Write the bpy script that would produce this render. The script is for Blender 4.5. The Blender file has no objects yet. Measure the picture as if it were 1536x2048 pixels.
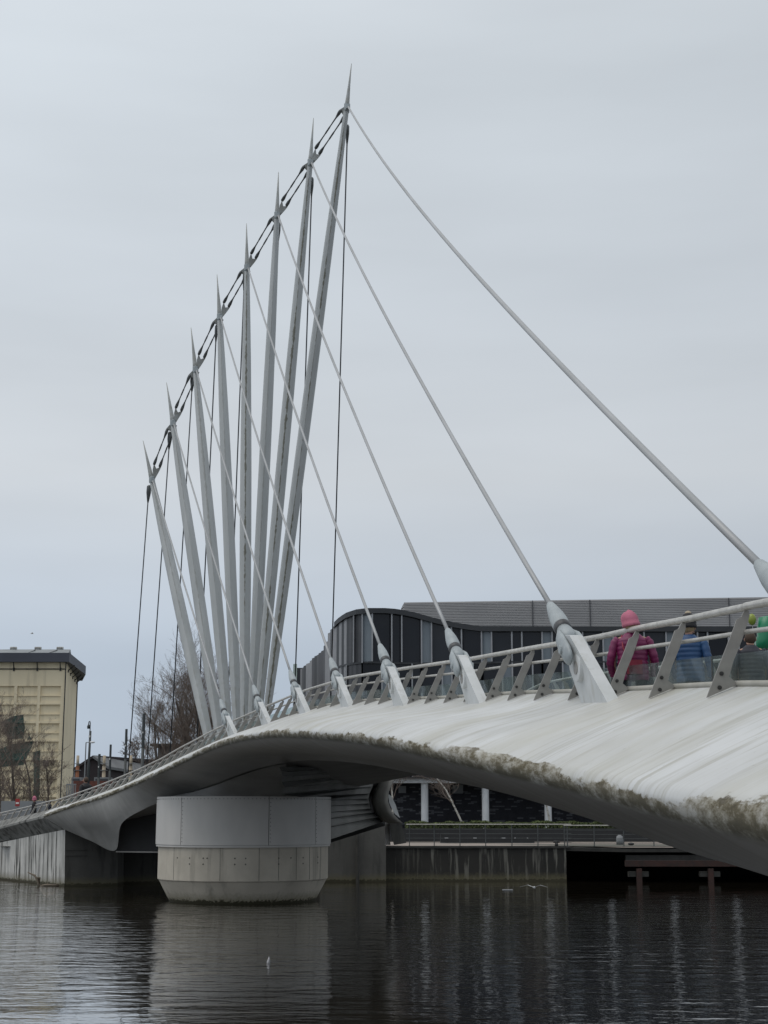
import bpy, math, random
from mathutils import Vector, Matrix
random.seed(7)
R = math.radians
C = bpy.context.scene.collection
scene = bpy.context.scene

# ------------------------------------------------------------------ camera
FPX, PITCH, EYE = 3000.0, R(11.40), 3.64           # eye height above the water
cd = bpy.data.cameras.new('camera'); cam = bpy.data.objects.new('camera', cd); C.objects.link(cam)
cam.location = (0, 0, EYE); cam.rotation_euler = (R(90) + PITCH, 0, 0)
cd.sensor_fit = 'VERTICAL'; cd.sensor_height = 36; cd.lens = FPX / 2048 * 36
cd.clip_start = .1; cd.clip_end = 4000
scene.camera = cam
# ------------------------------------------------------------------ sky
SUN_EL, SUN_AZ = R(66), R(-108)                       # azimuth from +Y, negative = left
w = bpy.data.worlds.new('World'); scene.world = w; w.use_nodes = True
nt = w.node_tree; N = nt.nodes; L = nt.links; N.clear()
out = N.new('ShaderNodeOutputWorld'); bg = N.new('ShaderNodeBackground'); L.new(bg.outputs[0], out.inputs[0])
sky = N.new('ShaderNodeTexSky'); sky.sky_type = 'NISHITA'; sky.sun_disc = False
sky.sun_elevation = SUN_EL; sky.sun_rotation = SUN_AZ; sky.dust_density = 2.0
bg.inputs[1].default_value = 0.1
tc = N.new('ShaderNodeTexCoord'); sep = N.new('ShaderNodeSeparateXYZ'); L.new(tc.outputs['Generated'], sep.inputs[0])
mp = N.new('ShaderNodeMapping'); mp.inputs['Scale'].default_value = (1.6, 1.6, 8); mp.inputs['Rotation'].default_value = (0, R(7), 0)
L.new(tc.outputs['Generated'], mp.inputs[0])
no = N.new('ShaderNodeTexNoise'); no.inputs['Scale'].default_value = 1.5; no.inputs['Detail'].default_value = 4; no.inputs['Roughness'].default_value = .45
L.new(mp.outputs[0], no.inputs[0])
grad = N.new('ShaderNodeValToRGB'); L.new(sep.outputs[2], grad.inputs[0])
el = grad.color_ramp.elements
el[0].position = 0.0; el[0].color = (.400, .470, .560, 1)
el[1].position = 1.0; el[1].color = (.68, .70, .72, 1)
for p, c in ((.10, (.435, .50, .585, 1)), (.22, (.585, .62, .655, 1)), (.33, (.58, .625, .67, 1)), (.46, (.61, .66, .705, 1))):
    e = el.new(p); e.color = c
cr = N.new('ShaderNodeMapRange'); cr.inputs['From Min'].default_value = .3; cr.inputs['From Max'].default_value = .7
cr.inputs['To Min'].default_value = 9.6; cr.inputs['To Max'].default_value = 11.1
L.new(no.outputs[0], cr.inputs[0])
lf = N.new('ShaderNodeMapRange'); lf.inputs['From Min'].default_value = .25; lf.inputs['From Max'].default_value = -.5
lf.inputs['To Min'].default_value = .96; lf.inputs['To Max'].default_value = 1.18
L.new(sep.outputs[0], lf.inputs[0])
mu = N.new('ShaderNodeMath'); mu.operation = 'MULTIPLY'; L.new(cr.outputs[0], mu.inputs[0]); L.new(lf.outputs[0], mu.inputs[1])
sc_ = N.new('ShaderNodeVectorMath'); sc_.operation = 'SCALE'; L.new(grad.outputs[0], sc_.inputs[0]); L.new(mu.outputs[0], sc_.inputs['Scale'])
mx = N.new('ShaderNodeMix'); mx.data_type = 'RGBA'; mx.inputs[0].default_value = .94
L.new(sky.outputs[0], mx.inputs[6]); L.new(sc_.outputs[0], mx.inputs[7]); L.new(mx.outputs[2], bg.inputs[0])
sd = bpy.data.lights.new('sun', 'SUN'); sd.energy = .9; sd.angle = R(40); sd.color = (1, .93, .84)
sun = bpy.data.objects.new('sun', sd); C.objects.link(sun); sun.location = (-30, 20, 60)
dv = Vector((math.sin(SUN_AZ) * math.cos(SUN_EL), math.cos(SUN_AZ) * math.cos(SUN_EL), math.sin(SUN_EL)))
sun.rotation_euler = dv.to_track_quat('Z', 'Y').to_euler()
vs = scene.view_settings; vs.view_transform = 'Standard'; vs.look = 'None'; vs.exposure = 0; vs.gamma = 1; vs.use_curve_mapping = False
scene.cycles.max_bounces = 8; scene.cycles.transparent_max_bounces = 12

# ------------------------------------------------------------------ helpers
CP, SP = math.cos(PITCH), math.sin(PITCH)
def P(px, py, Y):
    """surveyed point: where the sight line through picture point (px,py) stands at depth Y"""
    u, v = px - 768, 1024 - py
    k = Y / (FPX * CP - v * SP)
    return Vector((u * k, Y, EYE + (FPX * SP + v * CP) * k))
def mpp(py, Y): return Y / (FPX * CP - (1024 - py) * SP)      # metres per picture point
def lerp(a, b, t): return a + (b - a) * t
WL = {}
def wloc(o): return WL.get(o.name, Vector((0, 0, 0)))
def tag(o, label=None, cat=None, group=None, kind=None):
    if label: o['label'] = label
    if cat: o['category'] = cat
    if group: o['group'] = group
    if kind: o['kind'] = kind
    return o
def empty(name, loc, label, cat, group=None):
    o = bpy.data.objects.new(name, None); C.objects.link(o); o.location = loc; o.empty_display_size = .3
    WL[o.name] = Vector(loc); return tag(o, label, cat, group)
def mk(name, verts, faces, mat, parent=None, smooth=False, uv=None, origin=None):
    if parent: org = wloc(parent)
    elif origin is not None: org = Vector(origin)
    else:
        xs = [v[0] for v in verts]; ys = [v[1] for v in verts]; zs = [v[2] for v in verts]
        org = Vector(((min(xs) + max(xs)) / 2, (min(ys) + max(ys)) / 2, min(zs)))
    me = bpy.data.meshes.new(name)
    me.from_pydata([(v[0] - org.x, v[1] - org.y, v[2] - org.z) for v in verts], [], faces)
    for m in (mat if isinstance(mat, (list, tuple)) else [mat]): me.materials.append(m)
    if smooth: me.polygons.foreach_set('use_smooth', [True] * len(me.polygons))
    if uv:
        ul = me.uv_layers.new(name='UVMap')
        for li, l in enumerate(me.loops): ul.data[li].uv = uv[l.vertex_index]
    me.update()
    o = bpy.data.objects.new(name, me); C.objects.link(o)
    if parent: o.parent = parent; WL[o.name] = wloc(parent)
    else: o.location = org; WL[o.name] = org
    return o
class MB:
    def __init__(s): s.v = []; s.f = []; s.uv = []
    def add(s, vs, fs):
        b = len(s.v); s.v += [Vector(v) for v in vs]; s.f += [tuple(i + b for i in f) for f in fs]; return s
    def box(s, c, d, rz=0, tilt=None):
        x, y, z = d[0] / 2, d[1] / 2, d[2] / 2
        M = Matrix.Rotation(rz, 3, 'Z')
        if tilt is not None: M = tilt
        vs = [Vector(c) + M @ Vector((sx * x, sy * y, sz * z)) for sz in (-1, 1) for sy in (-1, 1) for sx in (-1, 1)]
        return s.add(vs, [(0, 2, 3, 1), (4, 5, 7, 6), (0, 1, 5, 4), (2, 6, 7, 3), (0, 4, 6, 2), (1, 3, 7, 5)])
    def hexa(s, p):       # p: 8 points, bottom ring 0-3, top ring 4-7
        return s.add(p, [(3, 2, 1, 0), (4, 5, 6, 7), (0, 1, 5, 4), (1, 2, 6, 5), (2, 3, 7, 6), (3, 0, 4, 7)])
    def prism(s, poly, off):   # polygon of Vectors, extruded by vector off
        n = len(poly); vs = list(poly) + [p + off for p in poly]
        return s.add(vs, [tuple(range(n - 1, -1, -1)), tuple(range(n, 2 * n))] + [(i, (i + 1) % n, n + (i + 1) % n, n + i) for i in range(n)])
    def loft(s, rings, cap=True, close=True):
        n = len(rings[0]); vs = [p for r in rings for p in r]; fs = []
        for k in range(len(rings) - 1):
            for i in range(n if close else n - 1):
                j = (i + 1) % n
                fs.append((k * n + i, k * n + j, (k + 1) * n + j, (k + 1) * n + i))
        if cap and close:
            fs.append(tuple(range(n - 1, -1, -1))); m = (len(rings) - 1) * n; fs.append(tuple(range(m, m + n)))
        return s.add(vs, fs)
    def tube(s, pts, rad, n=8, cap=True, flat=1.0):
        pts = [Vector(p) for p in pts]; rings = []
        up0 = Vector((0, 0, 1)); u = None
        for i, p in enumerate(pts):
            d = (pts[min(i + 1, len(pts) - 1)] - pts[max(i - 1, 0)])
            if d.length < 1e-7: d = Vector((0, 0, 1))
            d.normalize()
            if u is None: u = d.cross(up0 if abs(d.z) < .95 else Vector((1, 0, 0)))
            u = (u - d * u.dot(d)).normalized(); v = d.cross(u)
            r = rad[i] if isinstance(rad, (list, tuple)) else rad
            rings.append([p + (u * math.cos(2 * math.pi * k / n) * flat + v * math.sin(2 * math.pi * k / n)) * r for k in range(n)])
        return s.loft(rings, cap)
    def cyl(s, a, b, r, r2=None, n=12): return s.tube([a, b], [r, r if r2 is None else r2], n)
    def ball(s, c, r, n=10, m=6, sc=(1, 1, 1)):
        c = Vector(c); rings = []
        for j in range(m + 1):
            a = -math.pi / 2 + math.pi * (j + .001) / (m + .002)
            rings.append([c + Vector((math.cos(a) * math.cos(2 * math.pi * k / n) * r * sc[0], math.cos(a) * math.sin(2 * math.pi * k / n) * r * sc[1], math.sin(a) * r * sc[2])) for k in range(n)])
        return s.loft(rings, True)
    def lathe(s, c, prof, n=48):     # prof: (r,z)
        c = Vector(c)
        return s.loft([[c + Vector((r * math.cos(2 * math.pi * k / n), r * math.sin(2 * math.pi * k / n), z)) for k in range(n)] for r, z in prof])
    def build(s, name, mat, parent=None, smooth=False, origin=None, **kw): return mk(name, s.v, s.f, mat, parent, smooth, None, origin)
def smooth_angle(o, a=35):
    me = o.data
    me.polygons.foreach_set('use_smooth', [True] * len(me.polygons))
    try: me.set_sharp_from_angle(angle=R(a))
    except Exception: pass
    return o
def dup(root, parent=None):
    c = root.copy(); C.objects.link(c)
    if parent is not None: c.parent = parent
    for ch in list(root.children): dup(ch, c)
    return c
def hermite(tab, t):
    """Catmull-Rom through rows of numbers"""
    i = min(int(t), len(tab) - 2); f = t - i
    p0 = tab[max(i - 1, 0)]; p1 = tab[i]; p2 = tab[i + 1]; p3 = tab[min(i + 2, len(tab) - 1)]
    return [.5 * (2 * b + (c - a) * f + (2 * a - 5 * b + 4 * c - d) * f * f + (3 * b - a - 3 * c + d) * f ** 3) for a, b, c, d in zip(p0, p1, p2, p3)]
def interp(tab, x):
    for i in range(len(tab) - 1):
        a, b = tab[i], tab[i + 1]
        if (a[0] <= x <= b[0]) or (a[0] >= x >= b[0]): return lerp(a[1], b[1], (x - a[0]) / (b[0] - a[0]))
    return tab[0][1] if abs(x - tab[0][0]) < abs(x - tab[-1][0]) else tab[-1][1]

# ------------------------------------------------------------------ materials
def newmat(name):
    m = bpy.data.materials.new(name); m.use_nodes = True
    return m, m.node_tree.nodes, m.node_tree.links, m.node_tree.nodes['Principled BSDF']
def nz(N, L, vec, scale, sx=1, sy=1, sz=1, detail=5, rough=.55, off=0):
    mp = N.new('ShaderNodeMapping'); mp.inputs['Scale'].default_value = (sx, sy, sz); mp.inputs['Location'].default_value = (off, off * .7, off * .3)
    L.new(vec, mp.inputs[0]); t = N.new('ShaderNodeTexNoise'); t.inputs['Scale'].default_value = scale
    t.inputs['Detail'].default_value = detail; t.inputs['Roughness'].default_value = rough
    L.new(mp.outputs[0], t.inputs[0]); return t.outputs[0]
def mr(N, L, v, a, b, c=0., d=1., clamp=True):
    m = N.new('ShaderNodeMapRange'); m.clamp = clamp
    for k, x in zip(('From Min', 'From Max', 'To Min', 'To Max'), (a, b, c, d)): m.inputs[k].default_value = x
    L.new(v, m.inputs[0]); return m.outputs[0]
def mt(N, L, op, a, b=None):
    m = N.new('ShaderNodeMath'); m.operation = op
    for i, x in enumerate((a, b)):
        if x is None: continue
        if isinstance(x, (int, float)): m.inputs[i].default_value = x
        else: L.new(x, m.inputs[i])
    return m.outputs[0]
def mixc(N, L, f, a, b):
    m = N.new('ShaderNodeMix'); m.data_type = 'RGBA'
    if isinstance(f, (int, float)): m.inputs[0].default_value = f
    else: L.new(f, m.inputs[0])
    for i, x in ((6, a), (7, b)):
        if isinstance(x, tuple): m.inputs[i].default_value = (*x, 1)
        else: L.new(x, m.inputs[i])
    return m.outputs[2]
def bump(N, L, b, h, strength, dist=.02):
    n = N.new('ShaderNodeBump'); n.inputs['Strength'].default_value = strength; n.inputs['Distance'].default_value = dist
    L.new(h, n.inputs['Height']); L.new(n.outputs[0], b.inputs['Normal'])
def pm(name, c1, c2=None, scale=4, rough=.6, metal=0, st=(1, 1, 1), bmp=0, lo=.35, hi=.65, detail=6, spec=.5, c3=None, s3=1, st3=(1, 1, 1), lo3=.55, hi3=.7):
    m, N, L, b = newmat(name); b.inputs['Roughness'].default_value = rough; b.inputs['Metallic'].default_value = metal
    b.inputs['Specular IOR Level'].default_value = spec
    if c2 is None: c2 = tuple(x * .8 for x in c1)
    tc = N.new('ShaderNodeTexCoord').outputs['Object']
    n = nz(N, L, tc, scale, *st, detail=detail)
    col = mixc(N, L, mr(N, L, n, lo, hi), c1, c2)
    if c3:
        n3 = nz(N, L, tc, s3, *st3, off=13)
        col = mixc(N, L, mr(N, L, n3, lo3, hi3), col, c3)
    L.new(col, b.inputs['Base Color'])
    if bmp: bump(N, L, b, n, bmp)
    return m
M = {}
M['steel_rail'] = pm('stainless_rail', (.56, .545, .51), (.42, .405, .375), 6, .4, .35, bmp=.05)
M['post'] = pm('grey_post_steel', (.30, .29, .27), (.245, .235, .22), 5, .5, .05, c3=(.34, .33, .30), s3=9, lo3=.55, hi3=.8)
M['anchor_white'] = pm('white_anchor_paint', (.64, .66, .67), (.56, .58, .58), 3, .5, c3=(.42, .42, .38), s3=3.5, st3=(2, 2, .5), lo3=.55, hi3=.85)
M['kerb'] = pm('stained_kerb_paint', (.42, .41, .37), (.33, .32, .28), 2, .7)
M['socket'] = pm('pale_grey_socket', (.37, .41, .425), (.30, .335, .35), 5, .45, c3=(.22, .235, .235), s3=3, lo3=.58, hi3=.8, bmp=.1)
M['band'] = pm('dark_socket_band', (.08, .085, .09), (.05, .05, .055), 8, .5)
M['cable'] = pm('galvanised_cable', (.40, .41, .42), (.33, .34, .345), .8, .5, .2)
M['dark_cable'] = pm('dark_stay_cable', (.035, .04, .05), (.06, .065, .07), 3, .5)
M['dark_fitting'] = pm('dark_tie_fitting', (.15, .16, .16), (.085, .09, .09), 9, .4, .4)
M['bolt'] = pm('dark_bolt', (.07, .065, .06), (.04, .04, .04), 9, .5, .3)
M['weight'] = pm('dark_counterweight_steel', (.055, .057, .06), (.04, .042, .045), .8, .7)
M['walk'] = pm('deck_walkway_surface', (.16, .155, .15), (.12, .12, .115), 3, .85)
M['soffit'] = pm('deck_soffit_paint', (.26, .26, .255), (.20, .20, .195), .8, .7)
M['seal'] = pm('black_joint_seal', (.02, .02, .02), (.03, .03, .03), 6, .6)
M['white_paint'] = pm('white_column_paint', (.70, .72, .74), (.62, .64, .66), 1, .6)

def glass(name, tint, alpha, rough=.08):
    m, N, L, b = newmat(name)
    tc = N.new('ShaderNodeTexCoord').outputs['Object']
    n = nz(N, L, tc, 3, detail=8)
    b.inputs['Base Color'].default_value = (*tint, 1); b.inputs['Roughness'].default_value = rough
    tr = N.new('ShaderNodeBsdfTransparent'); tr.inputs[0].default_value = (.86, .92, .90, 1)
    mixs = N.new('ShaderNodeMixShader'); L.new(mr(N, L, n, .35, .7, alpha - .08, alpha + .12), mixs.inputs[0])
    L.new(tr.outputs[0], mixs.inputs[1]); L.new(b.outputs[0], mixs.inputs[2])
    L.new(mixs.outputs[0], N['Material Output'].inputs[0]); return m
M['balustrade_glass'] = glass('dusty_balustrade_glass', (.16, .185, .185), .24)

# wing / hull skin: UV = (metres along the bridge, metres across, 0 at the nose, negative up the wing, positive under it)
def wing_mat():
    m, N, L, b = newmat('weathered_white_hull_paint')
    uv = N.new('ShaderNodeUVMap').outputs[0]; s = N.new('ShaderNodeSeparateXYZ'); L.new(uv, s.inputs[0]); U, D = s.outputs[0], s.outputs[1]
    fine = nz(N, L, uv, 1, 3.2, .5, 1, detail=7, rough=.62)
    wide = nz(N, L, uv, 1, .8, .35, 1, detail=4, off=5)
    broad = nz(N, L, uv, 1, .5, .9, 1, detail=4, off=9)
    thin = nz(N, L, uv, 1, 6.5, .7, 1, detail=6, rough=.6, off=31)
    speck = nz(N, L, uv, 14, 1, 1, 1, detail=3, off=2)
    base = mixc(N, L, mr(N, L, broad, .35, .7), (.62, .63, .63), (.50, .505, .495))
    c = mixc(N, L, mr(N, L, fine, .50, .72, 0, .85), base, (.375, .37, .325))
    c = mixc(N, L, mr(N, L, thin, .54, .70, 0, .7), c, (.34, .325, .265))
    c = mixc(N, L, mr(N, L, wide, .48, .72, 0, .75), c, (.43, .415, .34))
    c = mixc(N, L, mr(N, L, speck, .68, .74, 0, .35), c, (.2, .2, .17))
    # the fouled nose: patches of moss and flaking dirt
    n1 = nz(N, L, uv, 1, .8, 3.6, 1, detail=10, rough=.70, off=3)
    n2 = nz(N, L, uv, 1, 2.2, 6.5, 1, detail=9, rough=.74, off=8)
    n3 = nz(N, L, uv, 1, .22, .9, 1, detail=6, rough=.6, off=21)
    up = mr(N, L, D, -.24, .06, 0, 1)
    lowm = mr(N, L, D, .10, .22, 1, .0)
    pv = mt(N, L, 'ADD', mt(N, L, 'ADD', mt(N, L, 'MULTIPLY', up, .62), mt(N, L, 'MULTIPLY', n1, .9)), mt(N, L, 'MULTIPLY', n3, 1.7))
    mask = mt(N, L, 'MULTIPLY', mt(N, L, 'MULTIPLY', mr(N, L, pv, 1.62, 1.67), lowm), mr(N, L, D, -.25, -.20, 0, 1))
    dirt = mixc(N, L, mr(N, L, n2, .38, .62), (.21, .18, .105), (.075, .062, .034))
    dirt = mixc(N, L, mr(N, L, n1, .55, .75), dirt, (.24, .225, .19))
    c = mixc(N, L, mt(N, L, 'MULTIPLY', mask, mr(N, L, n2, .38, .55, .25, 1.0)), c, dirt)
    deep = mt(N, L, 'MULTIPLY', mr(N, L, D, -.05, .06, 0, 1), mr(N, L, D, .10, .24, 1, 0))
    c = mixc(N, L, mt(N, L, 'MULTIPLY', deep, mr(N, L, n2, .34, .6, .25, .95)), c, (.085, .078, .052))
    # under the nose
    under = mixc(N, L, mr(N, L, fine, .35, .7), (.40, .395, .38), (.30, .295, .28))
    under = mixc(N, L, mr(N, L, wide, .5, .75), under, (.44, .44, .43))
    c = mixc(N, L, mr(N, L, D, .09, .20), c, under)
    grime_shade = nz(N, L, uv, 1, .35, .5, 1, detail=5, off=41)
    far_ = mt(N, L, 'MULTIPLY', mt(N, L, 'MULTIPLY', mr(N, L, D, .2, 1.6, 0, 1), mr(N, L, U, 40, 56, 0, 1)), mr(N, L, grime_shade, .35, .6, .6, .95))
    c = mixc(N, L, far_, c, (.10, .10, .095))  # far underside: dirt and its shade both darkened into the paint
    L.new(c, b.inputs['Base Color'])
    L.new(mr(N, L, mask, 0, 1, .42, .9), b.inputs['Roughness'])
    bump(N, L, b, mt(N, L, 'ADD', mt(N, L, 'MULTIPLY', n2, mask), mt(N, L, 'MULTIPLY', fine, .12)), .45, .012)
    return m
M['wing'] = wing_mat()
def mast_mat(name, dirty):
    m, N, L, b = newmat(name)
    uv = N.new('ShaderNodeUVMap').outputs[0]; s = N.new('ShaderNodeSeparateXYZ'); L.new(uv, s.inputs[0]); U, D = s.outputs[0], s.outputs[1]
    tco = N.new('ShaderNodeTexCoord').outputs['Object']
    base = mixc(N, L, mr(N, L, nz(N, L, tco, 1, 2, 2, .15), .35, .65), (.50, .52, .52), (.43, .45, .45))
    jag = nz(N, L, tco, 5, 1, 1, .8, detail=6)
    along = nz(N, L, tco, .6, 1, 1, .25, detail=3, off=4)
    au = mt(N, L, 'ABSOLUTE', U)
    wdt = mt(N, L, 'MULTIPLY', mr(N, L, jag, .3, .7, .01, .075), mr(N, L, along, .40, .6, .2, 1.4))
    line = mr(N, L, mt(N, L, 'SUBTRACT', wdt, au), 0, .02)
    c = mixc(N, L, mt(N, L, 'MULTIPLY', line, dirty), base, (.17, .165, .13))
    c = mixc(N, L, mt(N, L, 'MULTIPLY', mr(N, L, D, 9, 0, 0, 1), mr(N, L, jag, .45, .7, 0, .5)), c, (.33, .32, .27))
    L.new(c, b.inputs['Base Color']); b.inputs['Roughness'].default_value = .45
    return m
M['mast_clean'] = mast_mat('pale_mast_paint', .35); M['mast_dirty'] = mast_mat('pale_mast_paint_stained', .95)

def concrete(name, c1, c2, streak, sc=1.0, water=True, lo=.45, hi=.6, algae=(.05, .045, .025)):
    m, N, L, b = newmat(name)
    geo = N.new('ShaderNodeNewGeometry').outputs['Position']; s = N.new('ShaderNodeSeparateXYZ'); L.new(geo, s.inputs[0])
    big = nz(N, L, geo, .7, 1, 1, 1, detail=7)
    c = mixc(N, L, mr(N, L, big, .35, .68), c1, c2)
    st = nz(N, L, geo, 1.0, 2.4 * sc, 2.4 * sc, .22, detail=7, rough=.6, off=3)
    st2 = nz(N, L, geo, 1.0, .5, .5, .35, detail=3, off=7)
    k = mt(N, L, 'MULTIPLY', mr(N, L, st, lo, hi), mr(N, L, st2, .35, .6, .35, 1))
    c = mixc(N, L, k, c, streak)
    fine = nz(N, L, geo, 9, 1, 1, 1, detail=6)
    c = mixc(N, L, mr(N, L, fine, .6, .8, 0, .25), c, tuple(x * .5 for x in c2))
    if water:
        h = mt(N, L, 'ADD', s.outputs[2], mt(N, L, 'MULTIPLY', mr(N, L, fine, .3, .7, -.08, .08), 1))
        c = mixc(N, L, mr(N, L, h, .50, .10, 0, .75), c, tuple(x * 3.2 for x in algae))
        c = mixc(N, L, mr(N, L, h, .16, .10, 0, 1), c, algae)
    L.new(c, b.inputs['Base Color']); b.inputs['Roughness'].default_value = .85
    bump(N, L, b, fine, .25, .02)
    return m
M['pier_concrete'] = concrete('pier_concrete', (.60, .55, .465), (.47, .43, .36), (.30, .275, .23), .8, lo=.54, hi=.72)
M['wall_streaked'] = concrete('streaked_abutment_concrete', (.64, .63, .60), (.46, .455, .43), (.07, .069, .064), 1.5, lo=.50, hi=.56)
M['wall_dark'] = concrete('shaded_abutment_concrete', (.085, .082, .075), (.06, .058, .053), (.02, .02, .019), .7, lo=.5, hi=.6)  # darker copy of the abutment concrete, recess shadow put into its colour
M['wall_side'] = concrete('grey_side_concrete', (.12, .117, .108), (.09, .088, .08), (.05, .05, .046), .7, lo=.52, hi=.65)  # on the abutment walls this dark tone carries the recess shadow too
M['quay_wall'] = concrete('sooty_quay_concrete', (.022, .021, .019), (.035, .033, .029), (.16, .155, .135), 1.5, lo=.53, hi=.60)
M['quay_dark'] = pm('black_void_shade', (.008, .008, .008), (.012, .012, .011), 1, .95)  # near-black tone stands in for deep shade under quay and behind slats
def skirt_mat():
    m, N, L, b = newmat('painted_steel_skirt')
    geo = N.new('ShaderNodeNewGeometry').outputs['Position']
    n = nz(N, L, geo, .8, 1, 1, .5, detail=5)
    c = mixc(N, L, mr(N, L, n, .35, .65), (.62, .60, .57), (.55, .535, .51))
    L.new(c, b.inputs['Base Color']); b.inputs['Roughness'].default_value = .5; return m
M['skirt'] = skirt_mat()
M['slat_paint'] = pm('dark_slat_paint', (.20, .20, .19), (.15, .15, .14), .8, .8)
M['rim'] = pm('grimy_rim_steel', (.42, .41, .38), (.30, .29, .27), 1.2, .8)
M['pave'] = pm('pinkish_quay_paving', (.33, .285, .25), (.27, .235, .21), .8, .9, c3=(.22, .20, .18), s3=.3)
M['coping'] = pm('dark_quay_coping', (.05, .048, .045), (.03, .03, .028), 2, .9)
M['rust'] = pm('rusty_jetty_steel', (.055, .026, .021), (.035, .023, .02), 3, .85, bmp=.2)
M['timber_dark'] = pm('wet_jetty_concrete', (.07, .068, .062), (.045, .045, .04), 2, .9)
M['ground'] = pm('town_ground', (.12, .115, .10), (.09, .09, .075), .05, .95)
M['rail_dark'] = pm('dark_quay_railing', (.11, .12, .12), (.08, .085, .085), 4, .45, .5)
M['leaf'] = pm('hedge_leaf', (.095, .125, .04), (.06, .08, .028), 1.2, .8, c3=(.13, .14, .045), s3=2.5)
M['bark'] = pm('brown_bark', (.10, .082, .07), (.065, .055, .048), 3, .95)
M['twig'] = pm('winter_twig', (.20, .16, .135), (.145, .118, .10), 1, .95)
M['birch'] = pm('birch_bark', (.48, .46, .42), (.2, .19, .17), 3, .8, st=(1, 1, 3), lo=.5, hi=.6)
M['clad'] = pm('grey_roof_slat_metal', (.34, .335, .335), (.27, .267, .27), .5, .5, .0, st=(.3, 1, 1))
M['clad_dark'] = pm('dark_backing', (.035, .036, .04), (.025, .025, .03), 1, .7)
M['fascia'] = pm('charcoal_fascia', (.028, .031, .036), (.022, .025, .029), 1, .5)
M['louvre_light'] = pm('pale_grey_louvre', (.27, .275, .29), (.22, .225, .24), 1, .5)
M['louvre_dark'] = pm('dark_louvre', (.06, .062, .07), (.045, .047, .055), 1, .5)
M['louvre_black'] = pm('near_black_cladding', (.020, .022, .024), (.014, .015, .017), 1, .7)
M['mullion'] = pm('silver_mullion', (.34, .35, .37), (.28, .29, .31), 1, .45)
m, N_, L_, b_ = newmat('dark_facade_glass'); b_.inputs['Base Color'].default_value = (.006, .008, .014, 1); b_.inputs['Roughness'].default_value = .12; b_.inputs['Specular IOR Level'].default_value = .3
oi_ = N_.new('ShaderNodeObjectInfo').outputs['Random']; L_.new(mixc(N_, L_, oi_, (.004, .005, .009), (.026, .029, .036)), b_.inputs['Base Color'])
g_ = N_.new('ShaderNodeTexCoord').outputs['Object']; n_ = nz(N_, L_, g_, .25, detail=2); bump(N_, L_, b_, n_, .25, .3); M['glass_dark'] = m
M['glass_pale'] = pm('pale_grey_infill_pane', (.20, .235, .265), (.17, .205, .235), .5, .3)
M['brick_dark'] = pm('near_black_brick', (.040, .041, .052), (.028, .029, .038), 3, .8)
M['brick_light'] = pm('slate_grey_brick', (.16, .165, .185), (.11, .115, .13), 3, .7)
M['brick_red'] = pm('dull_red_brick', (.16, .06, .045), (.11, .045, .035), 2, .9)
M['slate'] = pm('slate_blue_cornice', (.055, .062, .082), (.045, .05, .068), .3, .6)
M['roof_metal'] = pm('weathered_roof_sheet', (.25, .27, .28), (.19, .205, .215), .4, .6, st=(3, 1, 1))
M['roof_dark'] = pm('dark_rooflight', (.06, .065, .07), None, .5, .5)
M['shed_roof'] = pm('old_shed_roof', (.17, .175, .18), (.12, .125, .13), .4, .8)
M['vent'] = pm('galvanised_roof_vent', (.36, .36, .34), (.25, .25, .24), 1, .6)
M['gutter'] = pm('black_downpipe', (.03, .03, .032), None, 1, .6)
M['barn'] = pm('dark_brown_cladding', (.030, .022, .024), (.022, .017, .02), .5, .8, st=(3, 3, .1))
M['chimney_cream'] = pm('cream_chimney', (.50, .42, .31), (.40, .34, .26), .8, .8)
M['chimney_orange'] = pm('rusty_orange_chimney', (.30, .12, .06), (.22, .09, .05), 1, .85)
M['lamp_dark'] = pm('dark_green_grey_pole', (.04, .048, .05), (.03, .036, .038), 1, .5)
M['lamp_grey'] = pm('grey_pole', (.24, .25, .26), None, 1, .5)
M['sign_red'] = pm('red_sign', (.36, .035, .03), (.30, .03, .03), 1, .6)
M['sign_white'] = pm('white_sign_bar', (.7, .7, .68), (.62, .62, .6), 1, .6)
M['hoarding'] = pm('grey_hoarding', (.24, .25, .26), (.20, .21, .22), .5, .7)
M['render_grey'] = pm('brown_grey_masonry', (.13, .115, .11), (.10, .09, .088), .5, .9)

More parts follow.
